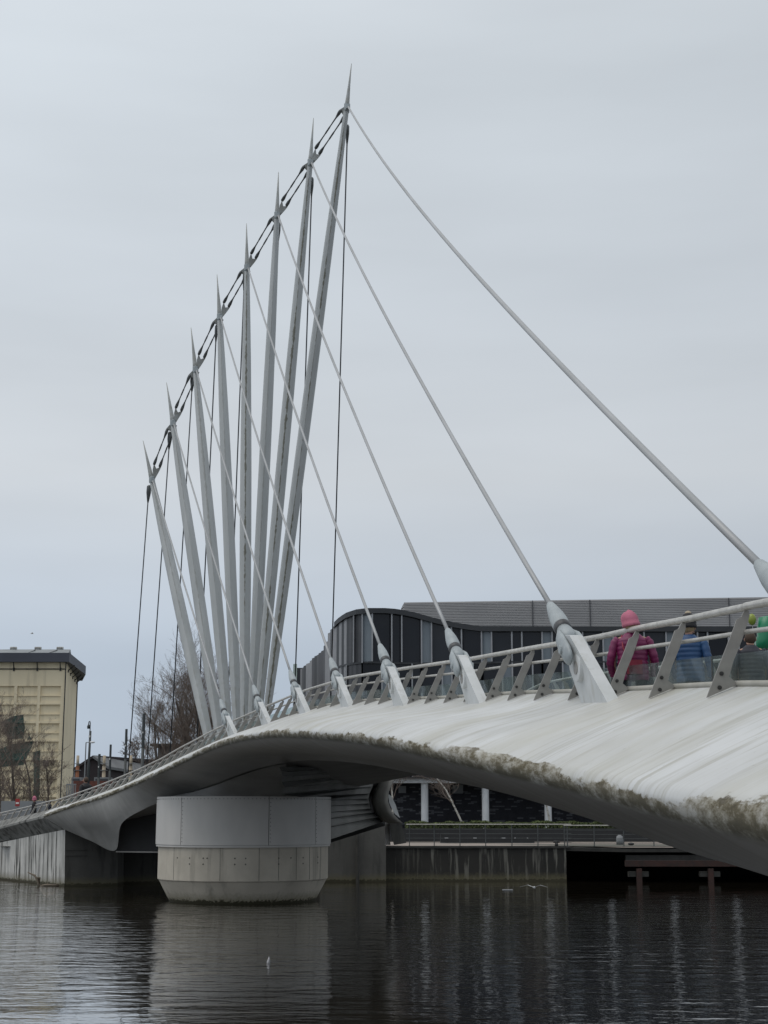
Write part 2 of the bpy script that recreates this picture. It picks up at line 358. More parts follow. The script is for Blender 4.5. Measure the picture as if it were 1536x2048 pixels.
# ------------------------------------------------------------------ water and ground
def water_mat():
    m, N, L, b = newmat('canal_water')
    geo = N.new('ShaderNodeNewGeometry').outputs['Position']
    b.inputs['Base Color'].default_value = (.022, .018, .012, 1); b.inputs['Roughness'].default_value = .02
    b.inputs['IOR'].default_value = 1.42
    a = nz(N, L, geo, 1, .75, 1.7, 1, detail=3, rough=.5)
    c = nz(N, L, geo, 1, .16, .28, 1, detail=2, off=4)
    d = nz(N, L, geo, 1, 3.4, 6.0, 1, detail=3, off=9)
    calm = mr(N, L, nz(N, L, geo, 1, .05, .035, 1, detail=2, off=2), .4, .62, .35, 1.15)
    h = mt(N, L, 'ADD', mt(N, L, 'MULTIPLY', mt(N, L, 'ADD', mt(N, L, 'MULTIPLY', a, 1.0), mt(N, L, 'MULTIPLY', d, .16)), calm), mt(N, L, 'MULTIPLY', c, .8))
    X_ = N.new('ShaderNodeSeparateXYZ'); L.new(geo, X_.inputs[0])
    gust = mr(N, L, mt(N, L, 'ADD', X_.outputs[0], mt(N, L, 'MULTIPLY', nz(N, L, geo, 1, .12, .12, 1, detail=3, off=6), 6)), -1.5, -7, 1.0, 2.5)
    gust = mt(N, L, 'ADD', gust, mr(N, L, X_.outputs[0], 1, 7, 0, .45))
    bump(N, L, b, mt(N, L, 'MULTIPLY', h, gust), 1.0, .034)
    b.inputs['Coat Weight'].default_value = .8; b.inputs['Coat Roughness'].default_value = .02; b.inputs['Coat IOR'].default_value = 1.33
    L.new(b.inputs['Normal'].links[0].from_socket, b.inputs['Coat Normal'])
    return m
wt = mk('water', [(-400, 4, 0), (400, 4, 0), (400, 96, 0), (-400, 96, 0)], [(0, 1, 2, 3)], water_mat()); tag(wt, kind='structure')
wb = mk('canal_bed', [(-400, -60, -4), (400, -60, -4), (400, 3000, -4), (-400, 3000, -4)], [(0, 1, 2, 3)], M['quay_dark']); tag(wb, kind='structure')
QZ = 1.905
def cut(px, py_or_none, Y): return P(px, 1640, Y).x
# left and far land as one sheet, with the quay edge cut round the basin
gp = [(-1500, 89.5), (cut(0, 0, 89), 89.5), (cut(0, 0, 86) + 0, 86.3), (cut(1700, 0, 86) + 200, 86.3), (1500, 86.3), (1500, 3500), (-1500, 3500)]
g = mk('ground', [(x, y, QZ - .02) for x, y in gp], [tuple(range(len(gp)))], M['ground']); tag(g, kind='structure')
nq = MB(); nq.box((0, -26, .9), (300, 60, 1.98)); o = nq.build('near_quay', M['pave']); tag(o, kind='structure')

# ------------------------------------------------------------------ the footbridge
# station rows: foot line of the railing, nose of the wing, keel (all world x,y,z)
raw = [  # F(px,py,Y)              N(px,py,Y)            K(px,py,Y)            width  inboard
    ((1413, 1398, 14.7), (1120, 1568, 14.7), (1482, 1735, 14.8), 4.2),
    ((1297, 1399, 16.9), (1015, 1545, 16.9), (1360, 1699, 17.1), 4.2),
    ((1135, 1403, 20.3), (865, 1510, 20.2), (1195, 1643, 20.6), 4.2),
    ((1014, 1403, 24), (760, 1488, 23.8), (1071, 1604, 24.4), 4.3),
    ((926, 1406, 27.5), (690, 1477, 27.0), (982, 1580, 28.0), 4.4),
    ((848, 1409, 31), (640, 1472.5, 30.2), (896, 1562, 31.8), 4.6),
    ((755, 1410, 36), (590, 1470, 34.8), (804, 1542, 37), 5.0),
    ((659, 1415, 42), (530, 1471, 40.3), (735, 1529, 43), 6.0),
    ((577, 1433, 48), (470, 1480.5, 46.0), (665, 1522, 49), 7.4),
    ((506, 1457, 53.5), (420, 1497, 51.5), (595, 1522, 54), 8.4),
    ((442, 1480, 58.5), (372, 1519, 56.5), (515, 1538, 58.5), 9.0),
    ((382, 1505, 63.5), (327, 1541, 61.7), (430, 1568, 62.5), 9.0),
    ((324, 1533, 68), (280, 1563.5, 66.4), (345, 1595, 66), 8.4),
    ((290, 1549, 70), (252, 1575.5, 68.6), (290, 1617, 68), 8.0),
    ((250, 1569, 72.5), (215, 1591, 71.2), (243, 1648, 70), 7.6),
    ((220, 1580, 74), (190, 1599, 72.8), (230, 1701, 71.3), 7.2),
    ((156, 1603, 78), (135, 1616, 77.0), (180, 1681, 75.5), 6.4),
    ((100, 1620, 81.5), (88, 1633, 80.6), (131, 1660, 79.3), 5.6)]
tab = []
for (X, Y, Z, nx, nzz, kx, kz) in ((3.45, 2.5, .22, 1.95, -.32, 3.9, -1.35), (3.42, 5, .38, 1.95, -.22, 3.85, -1.15), (3.38, 7.8, .57, 1.96, -.10, 3.8, -.95), (3.30, 10, .74, 1.955, -.005, 3.72, -.82), (3.20, 12.3, .90, 1.87, .125, 3.6, -.66)):
    tab.append([X, Y, EYE + Z, nx, Y, EYE + nzz, kx, Y, EYE + kz, 4.2])
for F, Np, K, wd in raw:
    tab.append([*P(*F), *P(*Np), *P(*K), wd])
NS = len(tab)
RAILPTS = [(1800, 1135), (1650, 1172), (1536, 1203), (1503, 1211.6), (1381.6, 1239), (1279.6, 1257), (1201, 1274), (1060, 1296.5), (1000, 1307), (937.6, 1317.6), (799, 1337), (695, 1353.5), (612, 1378), (586, 1388), (536, 1409), (470.6, 1437.5), (427, 1458), (380, 1483), (366, 1490), (324, 1514), (280, 1535), (236.6, 1553), (194.7, 1569.5), (140, 1588.7), (115, 1597), (62.5, 1611), (0, 1625), (-40, 1633)]
Z3 = Vector((0, 0, 1))
def proj(p):
    d = Vector(p) - Vector((0, 0, EYE)); fw = d.y * CP + d.z * SP; up = -d.y * SP + d.z * CP
    return 768 + FPX * d.x / fw, 1024 - FPX * up / fw
def station(t):
    a = hermite(tab, t)
    F, Nn, K, wd = Vector(a[0:3]), Vector(a[3:6]), Vector(a[6:9]), a[9]
    o = Vector((Nn.x - F.x, Nn.y - F.y, 0)).normalized()
    # true outboard normal from the tangent of the foot line
    b1 = hermite(tab, max(t - .05, 0)); b2 = hermite(tab, min(t + .05, NS - 1.001))
    tg = Vector((b2[0] - b1[0], b2[1] - b1[1], 0)).normalized()
    no_ = Vector((-tg.y, tg.x, 0))
    # rail point: lean inboard
    lean = .42
    rx = F - no_ * lean
    px, py = proj(rx); 
    ry = interp(RAILPTS, px)
    Rp = P(px, ry + 4, rx.y)
    if t < 5: Rp = Vector((rx.x, rx.y, F.z + lerp(.86, .88, t / 5)))
    elif t < 6.5: Rp = Vector((Rp.x, Rp.y, lerp(F.z + .88, Rp.z, (t - 5) / 1.5)))
    return dict(F=F, N=Nn, K=K, w=wd, o=o, n=no_, t=tg, R=Rp, W=F - no_ * .33 + Z3 * .13)
SUB = 8
ST = [station(i / SUB) for i in range((NS - 1) * SUB + 1)]
ARC = [0]
for a, b in zip(ST, ST[1:]): ARC.append(ARC[-1] + (b['F'] - a['F']).length)
def bez(a, b, c, d, n):
    return [a * (1 - t) ** 3 + b * 3 * t * (1 - t) ** 2 + c * 3 * t * t * (1 - t) + d * t ** 3 for t in [i / n for i in range(n + 1)]]
pierc = P(487, 1700, 67); PX, PY = pierc.x, 67.0
bridge = empty('footbridge', (PX, PY, 4.2), 'white cable stayed footbridge with fan of leaning masts over the water', 'footbridge')
Z3 = Vector((0, 0, 1))
rings, duv = [], []
for i, s in enumerate(ST):
    F, Nn, K, o = s['F'], s['N'], s['K'], s['o']
    r = lerp(.15, .10, min(1, max(0, (F.y - 12) / 50)))
    cen = Nn - o * r + Z3 * r * .35
    nrm = lambda a: o * math.cos(R(a)) + Z3 * math.sin(R(a))
    T = cen + nrm(62) * r; B = cen + nrm(-62) * r
    hk = .33 * min(1, (F - Nn).length / 1.5)
    s['W'] = Wp = F - s['n'] * .33 + Z3 * .13
    ln = (T - F).length
    wing = bez(F, F + (o * .9 - Z3 * .35) * ln * .35, T - (o * math.sin(R(62)) - Z3 * math.cos(R(62))) * ln * .3, T, 8)
    nose = [cen + nrm(a) * r for a in (48, 32, 16, 0, -16, -32, -48)]
    lb = (K - B).length
    fl = min(1, max(0, (i - 13 * SUB) / (4 * SUB))); sd_ = (K - B).normalized()
    und = bez(B, B + (-o * .87 - Z3 * .5).lerp(sd_, fl) * lb * .25, K - (-o * .92 - Z3 * .30).lerp(sd_, fl) * lb * .3, K, 9)
    line = [Wp] + wing + nose + und
    d = [0]
    for a, b in zip(line, line[1:]): d.append(d[-1] + (b - a).length)
    ref = d[1 + 8 + 4]
    rings.append(line); duv.append([x - ref for x in d])
n = len(rings[0]); vs = [p for r in rings for p in r]; fs = []; uv = []
for k in range(len(rings)):
    for j in range(n): uv.append((ARC[k], duv[k][j]))
for k in range(len(rings) - 1):
    for j in range(n - 1): fs.append((k * n + j, (k + 1) * n + j, (k + 1) * n + j + 1, k * n + j + 1))
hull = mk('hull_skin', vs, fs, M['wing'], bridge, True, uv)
# rest of the deck section: kerb upstand, walkway, far side, soffit
r2 = []
for s in ST:
    n_ = s['n']; wk = s['R'].z - 1.2; s['wk'] = wk
    Wp = s['W']; A = Wp - n_ * .12; B = Vector((A.x, A.y, wk)); Cc = B - n_ * s['w']; D = Vector((Cc.x, Cc.y, Wp.z)); E = D - n_ * .45 - Z3 * .13
    G = E - n_ * 1.2 - Z3 * .55; K = s['K']
    K2 = Vector((K.x, K.y, max(K.z + .02, s['F'].z - 1.45))) - n_ * .15
    r2.append([Wp, A, B, Cc, D, E, G, G - Z3 * .12 + n_ * .1, K2, K])
    s['far'] = D
n = 10; vs = [p for r in r2 for p in r]
fw, fo = [], []
for k in range(len(r2) - 1):
    for j in range(n - 1):
        f = (k * n + j, (k + 1) * n + j, (k + 1) * n + j + 1, k * n + j + 1)
        (fw if j in (1, 2) else fo).append(f)
fo.append(tuple(range(n))[::-1]); fo.append(tuple((len(r2) - 1) * n + j for j in range(n)))
mk('walkway', vs, fw, M['walk'], bridge); mk('soffit', vs, fo, M['soffit'], bridge)

def t_at_px(px, key='F'):
    best, bt = 1e9, 0
    for i in range(0, (NS - 1) * 40):
        a = hermite(tab, i / 40)
        q = proj(a[0:3])[0]
        if abs(q - px) < best: best, bt = abs(q - px), i / 40
    return bt

# railing posts: feet surveyed along the kerb
feet = [1413, 1297, 1210, 1135, 1068, 1014, 970, 926, 886, 848, 815, 785, 755, 728, 704, 681, 658, 634, 613, 595, 577, 557, 540, 523, 506, 488, 472, 457, 442, 426, 409, 394, 381]
x = 381
while x > 100: x -= 14.05; feet.append(x)
tt = [t_at_px(f) for f in feet if f > 92]
tt = [t0 for t0 in (.6, 1.4, 2.25, 3.1, 4.05)] + tt
TALL = .9
k_ = 1 / 208.0
prof = [(0, 0), (66, 28), (48, 43), (58, 75), (79, 122), (96, 170), (96, 181), (87, 184), (79, 169), (69, 163), (61, 142), (55, 128), (4, 10)]
prof = [(a * k_, b * k_) for a, b in prof]
pb = MB(); pb.prism([Vector((a, -.009, b)) for a, b in prof], Vector((0, .018, 0)))
pb.prism([Vector((a + (.008 if i not in (0,) else .02), .013, b + .006)) for i, (a, b) in enumerate(prof)], Vector((0, .018, 0)))
proto_post = pb.build('railing_post', M['post'], None, origin=(0, 0, 0)); proto_post.parent = bridge
bb = MB()
def ring_bolt(c):
    m = MB(); m.cyl(Vector(c) + Vector((0, -.004, 0)), Vector(c) + Vector((0, -.010, 0)), .022, n=12); m.cyl(Vector(c) + Vector((0, -.01, 0)), Vector(c) + Vector((0, -.018, 0)), .011, n=6); return m
posts = []
def place_local(o, pos, rz, sc=(1, 1, 1)):
    o.location = Vector(pos) - wloc(bridge); o.rotation_euler = (0, 0, rz); o.scale = sc
bolt_mesh = None
for i, t in enumerate(tt):
    s = station(t); h = (s['R'].z - s['F'].z) / TALL
    if i == 0: o = proto_post
    else: o = proto_post.copy(); C.objects.link(o)
    o.parent = bridge
    inb = -s['n']; rz = math.atan2(inb.y, inb.x)
    place_local(o, s['F'] + Z3 * .012, rz, (1 if h > .8 else 1.1, 1 + 1.2 * min(1, i / 45), h * 1.0))
    posts.append((s, o))
    if i < 16:
        for c in ((.13, -.01, .10), (.155, -.01, .24)):
            if bolt_mesh is None:
                bo = ring_bolt((0, 0, 0)).build('bolt', M['bolt'], None, origin=(0, 0, 0)); bolt_mesh = bo.data
            else: bo = bpy.data.objects.new('bolt', bolt_mesh); C.objects.link(bo)
            bo.parent = o; bo.location = c
def sweep(name, f, rad, mat, t0=0.3, t1=NS - 1.02, step=.12, nn=8, flat=1):
    pts = []; t = t0
    while t < t1: pts.append(f(station(t))); t += step
    pts.append(f(station(t1)))
    m = MB(); m.tube(pts, rad, nn); o = m.build(name, mat, bridge, True); return o
sweep('handrail', lambda s: s['R'] + Z3 * .03, .04, M['steel_rail'])
sweep('mid_rail', lambda s: lerp(s['F'], s['R'], .76) - s['n'] * .10 - Z3 * .01, .024, M['steel_rail'])
sweep('kerb', lambda s: s['W'] + Z3 * .02, .035, M['kerb'], nn=6)
# glass panels between posts
mids = [(a + b) / 2 for a, b in zip(tt, tt[1:])]
for a, b in zip(mids, mids[1:]):
    q = []
    for t in (a, b):
        s = station(t); base = s['W'] - s['n'] * .03 + Z3 * .045; q.append((base, base + Z3 * lerp(.32, .13, min(1, t / NS)), s))
    e = (q[1][0] - q[0][0]).normalized() * .018
    th = -q[0][2]['n'] * .012
    m = MB(); m.prism([q[0][0] + e, q[1][0] - e, q[1][1] - e, q[0][1] + e], th); m.build('glass_panel', M['balustrade_glass'], bridge)
    if a < 12:
        m = MB(); m.prism([q[0][0] - e - Z3 * .05, q[0][0] + e - Z3 * .05, q[0][1] + e, q[0][1] - e], th); m.build('panel_joint', M['seal'], bridge)
# far side balustrade
m = MB(); pf = [s['far'] + Z3 * .36 for s in ST[4:-2:3]]
sweep('far_handrail', lambda s: Vector((s['F'].x, s['F'].y, s['R'].z)) - s['n'] * (.45 + s['w'] - .25) + Z3 * -.02, .035, M['steel_rail'], step=.3)
sweep('far_kerb', lambda s: s['W'] - s['n'] * (.12 + s['w']) + Z3 * .03, .05, M['kerb'], step=.3, nn=6)
for t in tt[::1]:
    if t > 12.2: break
    s = station(t); o = proto_post.copy(); C.objects.link(o); o.name = 'far_railing_post'; o.parent = bridge
    out_ = s['n']; rz = math.atan2(out_.y, out_.x)
    place_local(o, s['W'] - s['n'] * (.12 + s['w'] + .33) - Z3 * .13, rz, (1, 1, (s['R'].z - s['F'].z) / TALL))

# masts
RING = [(304, 960), (346, 847), (391, 740), (439.5, 634.5), (494, 536), (554, 431), (620.5, 326), (693.5, 215)]
TIP = [(286, 881), (333, 765), (382, 655), (434, 549), (493, 447), (557, 344), (627, 236), (703, 127)]
FOOT = [(415, 1466), (436, 1453), (455, 1440), (473, 1430), (489, 1430), (504, 1430), (518.5, 1414), (537.5, 1398)]
YB = [68, 67.6, 67.2, 66.8, 66.4, 66, 65.6, 65.2]; YT = [71.5, 70.3, 69, 67.5, 65.5, 63, 60.5, 57.5]
ringP = []
def lens_ring(c, ax, R_, half):
    """half section of a mast: half=-1 left of the front ridge, +1 right"""
    d = ax.normalized(); x = Vector((1, 0, 0)); x = (x - d * x.dot(d)).normalized(); y = d.cross(x)
    if y.y > 0: y = -y          # y looks to the viewer side
    pts = []
    for k in range(7):
        a = math.pi * k / 6
        e = 1 - .10 * math.sin(2 * a) ** 2 - (.05 if k in (1,) else 0)
        pts.append((c + x * half * math.sin(a) * R_ * e + y * math.cos(a) * R_ * .9 * e, half * math.sin(a / 2) * R_ * 2))
    return pts
for i in range(8):
    top = P(*RING[i], YT[i]); low = P(*FOOT[i], YB[i]); tip = P(*TIP[i], YT[i] - (.9 if i > 3 else -.3) * abs(i - 3.5) * .12)
    ax = top - low; base = low - ax.normalized() * 2.6
    ax = top - base; ringP.append(top)
    vs, fs, uvs = [], [], []
    prof_ = [(0, .5), (.04, .56), (.12, .72), (.22, .88), (.34, .97), (.46, 1), (.58, .98), (.70, .90), (.80, .80), (.89, .66), (.96, .52), (1, .46)]
    for half in (-1, 1):
        b0 = len(vs)
        for f, wgt in prof_:
            c = base + ax * f; Rr = 11.6 * mpp(950, lerp(YB[i], YT[i], f)) * wgt
            for p, u in lens_ring(c, ax, Rr, half): vs.append(p); uvs.append((u, f * ax.length))
        for k in range(len(prof_) - 1):
            for j in range(6):
                a, b = b0 + k * 7 + j, b0 + (k + 1) * 7 + j
                fs.append((a, a + 1, b + 1, b) if half > 0 else (a, b, b + 1, a + 1))
    mast = mk('mast', vs, fs, M['mast_dirty'] if i in (4, 6, 7) else M['mast_clean'], bridge, True, uvs)
    mast['label'] = ['shortest mast leaning furthest left', 'second shortest mast leaning left', 'third mast from the left', 'fourth mast from the left', 'upright mast in the middle of the fan', 'third tallest mast', 'second tallest mast', 'tallest mast leaning right with dark seam stain'][i]
    m = MB(); r0 = 5.4 * mpp(400, YT[i])
    m.tube([top - ax.normalized() * .05, lerp(top, tip, .15), lerp(top, tip, .5), tip], [r0, r0 * .8, r0 * .45, .012], 8)
    m.build('mast_spike', M['mast_clean'], mast, True)
    m = MB(); rr = 6.2 * mpp(400, YT[i]); vd = Vector((.05, -1, 0))
    m.tube([top - Z3 * .17, top - Z3 * .12, top + Z3 * .14, top + Z3 * .19], [rr * .75, rr, rr, rr * .7], 6)
    m.box(top + Vector((.06, -.2, -.06)), (.17, .14, .2))
    m.build('mast_collar', M['socket'], mast)
# paired ties between neighbouring mast heads
for i in range(7):
    a, b = ringP[i], ringP[i + 1]; d = (b - a).normalized()
    side = Vector((-d.z, 0, d.x)).normalized()     # up-left of the line
    for k, off in enumerate((.16, -.14)):
        A = a + d * .72 + side * off + Vector((0, -.05, .0)); B = b - d * .34 + side * off
        m = MB(); ln = (B - A).length
        m.tube([A, A + d * .05, A + d * .20, A + d * .5, lerp(A, B, .38), lerp(A, B, .42), lerp(A, B, .55), lerp(A, B, .6), B - d * .5, B - d * .2, B - d * .05, B], [.03, .07, .075, .032, .026, .036, .036, .026, .032, .075, .07, .03], 8)
        o = m.build('mast_tie', M['dark_fitting'], bridge, True)
    m = MB(); c = a + d * .35
    m.prism([a - side * .08 + Vector((0, .04, 0)), a + d * .55 - side * .16 + Vector((0, .04, 0)), a + d * .8 - side * .18 + Vector((0, .04, 0)), a + d * .62 + side * .0 + Vector((0, .04, 0)), a + d * .8 + side * .2 + Vector((0, .04, 0)), a + d * .5 + side * .16 + Vector((0, .04, 0))], Vector((0, .06, 0)))
    m.build('tie_plate', M['mast_clean'], bridge); m = MB()
    m.prism([b + side * .10 + Vector((0, .04, 0)), b - d * .38 + side * .24 + Vector((0, .04, 0)), b - d * .38 - side * .2 + Vector((0, .04, 0)), b - side * .2 + Vector((0, .04, 0))], Vector((0, .06, 0)))
    m.build('tie_plate', M['mast_clean'], bridge)
# back stays (dark, nearly upright in view)
BS = [((298, 975), (256, 1548)), ((340, 868), (293, 1540)), ((385.5, 752), (338, 1540)), ((433, 655), (392, 1520)), ((489, 552), (452, 1500)), ((558, 450), (514, 1480)), ((624, 360), (587, 1460)), ((695, 255), (660, 1440))]
for i, (a, b) in enumerate(BS):
    A = P(*a, YT[i] + .35); B = P(*b, 76 - i * .4); d = (B - A).normalized()
    m = MB(); m.tube([A + d * .5, lerp(A, B, .5), B], .030, 6); st = m.build('back_stay', M['dark_cable'], bridge, True)
    m = MB(); m.tube([A - d * .12, A - d * .05, A + d * .25, A + d * .55, A + d * .75], [.05, .11, .115, .07, .035], 8, flat=.7); m.build('stay_socket', M['dark_fitting'], st, True)

# cable anchors on the kerb line and the long stays to them
APX = [473, 541, 616, 703, 815, 968, 1225, None]
def frame_of(d):
    d = d.normalized(); s = d.cross(Z3).normalized(); return d, s, s.cross(d)
for i in range(8):
    t = t_at_px(APX[i]) if APX[i] else 2.95
    s = station(t); s2 = station(t + .3)
    o0 = s['F'] + s['n'] * .06
    tg = (s2['F'] - s['F']).normalized(); nrm = s['n']
    q = 1.0 if i > 3 else .92
    if i == 7: q = .85
    nb = o0 - Z3 * .06; fb = o0 + tg * 1.30 * q - Z3 * .04
    tn = o0 + tg * 1.10 * q + Z3 * .84 * q + nrm * .16; tf = o0 + tg * 1.34 * q + Z3 * .86 * q + nrm * .16
    bk = o0 + tg * 1.62 * q + Z3 * .55 * q + nrm * .10
    off = -nrm * .17 - Z3 * .0
    m = MB(); m.prism([nb, tn, tf, lerp(tf, fb, .5) + tg * .10, fb - tg * .12], off)
    br = m.build('cable_anchor', M['anchor_white'], bridge)
    pin = o0 + tg * 1.22 * q + Z3 * .66 * q + nrm * .13 - nrm * .065
    ringc = o0 + tg * .98 * q + Z3 * .42 * q + nrm * .075
    m = MB(); m.tube([ringc - nrm * .175, ringc - nrm * .17, ringc + nrm * .04, ringc + nrm * .045], [.16, .175, .175, .16], 24); rg = smooth_angle(m.build('anchor_boss', M['anchor_white'], br))
    m = MB(); m.tube([ringc + nrm * .04, ringc + nrm * .055], [.085, .085], 16); m.build('boss_hole', M['post'], rg)
    top = ringP[i] + Vector((.07, -.22, -.08)); d, sd_, ud = frame_of(top - pin)
    L0 = 1.45 * q
    S = pin + d * L0
    ln = (top - S).length; sag = .00021 * ln * ln
    pts = [lerp(S, top, k / 28) - Z3 * sag * 4 * (k / 28) * (1 - k / 28) for k in range(29)]
    m = MB(); m.tube(pts, .037, 10); cb = m.build('main_cable', M['cable'], bridge, True)
    m = MB(); m.tube([pin + d * x * q for x in (.70, .73, .88, 1.08, 1.30, 1.42, 1.46)], [x * q for x in (.108, .116, .120, .108, .078, .06, .045)], 20); m.build('cable_socket', M['socket'], cb, True)
    m = MB(); m.tube([pin + d * x * q for x in (.60, .62, .71, .73)], [x * q for x in (.09, .115, .122, .108)], 20); m.build('socket_band', M['band'], cb, True)
    # fork: neck and two rounded cheeks
    m = MB(); m.tube([pin + d * x * q for x in (.26, .36, .5, .62)], [x * q for x in (.08, .118, .115, .095)], 16, flat=1.0)
    for sg in (-1, 1):
        c0 = pin + nrm * sg * .125 * q
        m.tube([c0 - d * .30 * q, c0 - d * .26 * q, c0 - d * .12 * q, c0 + d * .12 * q, c0 + d * .34 * q, c0 * 0 + pin + nrm * sg * .09 * q + d * .52 * q], [x * q for x in (.04, .10, .132, .132, .11, .06)], 14, flat=.42)
    fk = m.build('fork', M['socket'], cb, True)
    m = MB(); m.tube([pin - nrm * .205 * q, pin - nrm * .20 * q, pin + nrm * .20 * q, pin + nrm * .205 * q], [.05, .06, .06, .05], 14); m.build('pin', M['socket'], cb)

# ------------------------------------------------------------------ pier
pier = empty('bridge_pier', (PX, PY, 0), 'round concrete pier with white steel skirt under the footbridge', 'pier')
NP = 96
def arc_pts(r, z, a0, a1, k): return [Vector((PX + r * math.cos(lerp(a0, a1, i / k)), PY + r * math.sin(lerp(a0, a1, i / k)), z)) for i in range(k + 1)]
zs0, zs1 = P(313, 1688, PY).z, P(313, 1600, PY).z + .12
zc = P(318, 1757, PY).z
m = MB(); m.lathe((PX, PY, 0), [(3.12, -1), (3.15, .0), (3.62, zc - .03), (3.66, zc), (3.68, zc + .03), (3.68, zs0 - .06)], NP); smooth_angle(m.build('concrete_shaft', M['pier_concrete'], pier), 20)
m = MB(); m.lathe((PX, PY, 0), [(3.60, zs0 - .08), (3.775, zs0 - .08), (3.775, zs0 - .0), (3.60, zs0 + .0)], NP); smooth_angle(m.build('skirt_ledge', M['skirt'], pier), 20)
m = MB(); m.lathe((PX, PY, 0), [(3.735, zs0 + .01), (3.735, zs1)], NP); m.build('skirt_backing', M['seal'], pier, True)
# skirt panels: seams surveyed at px 362, 537, 630
def ang_of(px):
    best = (9, 0)
    for k in range(1801):
        a = math.pi + math.pi * k / 1800
        q = proj((PX + 3.78 * math.cos(a), PY + 3.78 * math.sin(a), 2.6))[0]
        if abs(q - px) < best[0]: best = (abs(q - px), a)
    return best[1]
seams = [ang_of(362), ang_of(537), ang_of(630)]
sl = seams + [seams[-1] + .9, seams[-1] + 2.0, seams[-1] + 3.2, seams[0] + 2 * math.pi]
for a0, a1 in zip(sl, sl[1:]):
    k = max(6, int((a1 - a0) * 16)); g_ = .0035
    m = MB(); i0 = arc_pts(3.74, zs0 + .01, a0 + g_, a1 - g_, k); i1 = arc_pts(3.74, zs1, a0 + g_, a1 - g_, k)
    o0 = arc_pts(3.80, zs0 + .01, a0 + g_, a1 - g_, k); o1 = arc_pts(3.80, zs1, a0 + g_, a1 - g_, k)
    m.loft([[i0[j], o0[j], o1[j], i1[j]] for j in range(k + 1)]); smooth_angle(m.build('skirt_panel', M['skirt'], pier), 30)
m = MB()
for a in sl[:3]:
    for k in range(12):
        for e in (.018,):
            z = lerp(zs0 + .15, zs1 - .1, k / 11); aa = a + e
            c = Vector((PX + 3.80 * math.cos(aa), PY + 3.80 * math.sin(aa), z)); m.box(c, (.02, .028, .028), aa)
for k in range(70):
    aa = math.pi + math.pi * k / 70
    c = Vector((PX + 3.80 * math.cos(aa), PY + 3.80 * math.sin(aa), zs1 - .10)); m.box(c, (.02, .028, .028), aa)
tag(m.build('skirt_bolts', M['bolt'], pier), kind='stuff')
# formwork joints in the concrete shaft
m = MB()
for px in (345, 440, 520, 560, 596, 623, 645):
    a = ang_of(px)
    c = Vector((PX + 3.683 * math.cos(a), PY + 3.683 * math.sin(a), 0))
    m.box((c.x, c.y, (zc + zs0) / 2), (.008, .012, zs0 - zc - .1), a)
m.build('formwork_joint', M['wall_side'], pier)
hole = None
for px in (352, 377, 405, 413, 470, 492, 560, 585, 610, 640):
    for z in ((zc + zs0) / 2 + .22, (zc + zs0) / 2 - .02):
        if px in (352, 413, 585) and z < (zc + zs0) / 2: continue
        a = ang_of(px); c = Vector((PX + 3.684 * math.cos(a), PY + 3.684 * math.sin(a), z))
        if hole is None:
            mh = MB(); mh.cyl((0, 0, 0), (.006, 0, 0), .032, n=10); ho = mh.build('tie_hole', M['wall_side'], None, origin=(0, 0, 0)); hole = ho.data
        else: ho = bpy.data.objects.new('tie_hole', hole); C.objects.link(ho)
        ho.parent = pier; ho.location = c - wloc(pier); ho.rotation_euler = (0, 0, a)
# cowl: flared head between pier and the edge of the deck skin
topC = [(317, 1602, 66.3), (345, 1595, 65.8), (385, 1583, 64.5), (430, 1568, 62.4), (470, 1553, 60.5), (515, 1538, 58.4), (545, 1530, 56.9), (572, 1526, 55.6)]
def cowl_rings():
    rr = []
    angs = [ang_of(x) for x in (314, 330, 355, 395, 440, 487, 530, 572)]
    for (c, a) in zip(topC, angs):
        T = P(*c) + Vector((0, .12, -.03)); B = Vector((PX + 3.74 * math.cos(a), PY + 3.74 * math.sin(a), zs1 - .02))
        mid = lerp(B, T, .5) + Vector((0, .5, .12))
        rr.append([lerp(lerp(B, mid, t), lerp(mid, T, t), t) for t in [j / 8 for j in range(9)]])
    return rr
m = MB(); cr_ = cowl_rings(); m.loft(cr_, False, False); m.build('pier_cowl', M['soffit'], bridge, True)
# counterweight box under the back span
m = MB()
cw = [P(232, 1702, 71.6), P(330, 1703, 71.6), P(330, 1703, 71.6) + Vector((0, 6, 0)), P(232, 1702, 71.6) + Vector((0, 6, 0))]
m.hexa(cw + [p + Z3 * 2.75 for p in cw]); m.build('counterweight', M['weight'], bridge)
m = MB(); m.hexa([p + Vector((0, -.03 if k < 2 else 0, -.06)) for k, p in enumerate(cw)] + [p + Vector((0, -.03 if k < 2 else 0, -.005)) for k, p in enumerate(cw)]); m.build('counterweight_lip', M['skirt'], bridge)

# slatted cowl behind the pier
LN = [((558, 1533), (712, 1525)), ((563, 1543), (775, 1535)), ((565, 1553), (775, 1537)), ((563, 1563.5), (759, 1547)), ((570, 1574), (747, 1560.5)), ((562, 1587), (745, 1573)), ((600, 1594), (739, 1587)), ((640, 1601), (737, 1597)), ((640, 1613), (739, 1606.5)), ((640, 1626), (741, 1617)), ((640, 1640), (749, 1624)), ((640, 1658), (759, 1633)), ((640, 1686), (767, 1643))]
recess = empty('slatted_recess', P(700, 1690, 80), 'dark horizontal slats lining the curved recess behind the pier', 'slatted wall')
bk_ = [((566, 1536), 57.5), ((790, 1522), 79), ((790, 1560), 79), ((752, 1600), 80), ((775, 1650), 80.5), ((640, 1692), 76), ((640, 1600), 74)]
m = MB(); m.prism([P(*a, b) for a, b in bk_[:]], Vector((0, .3, .0))); m.build('recess_backing', M['quay_dark'], recess)  # dark sheet added behind the slats, stands in for shade in the gaps
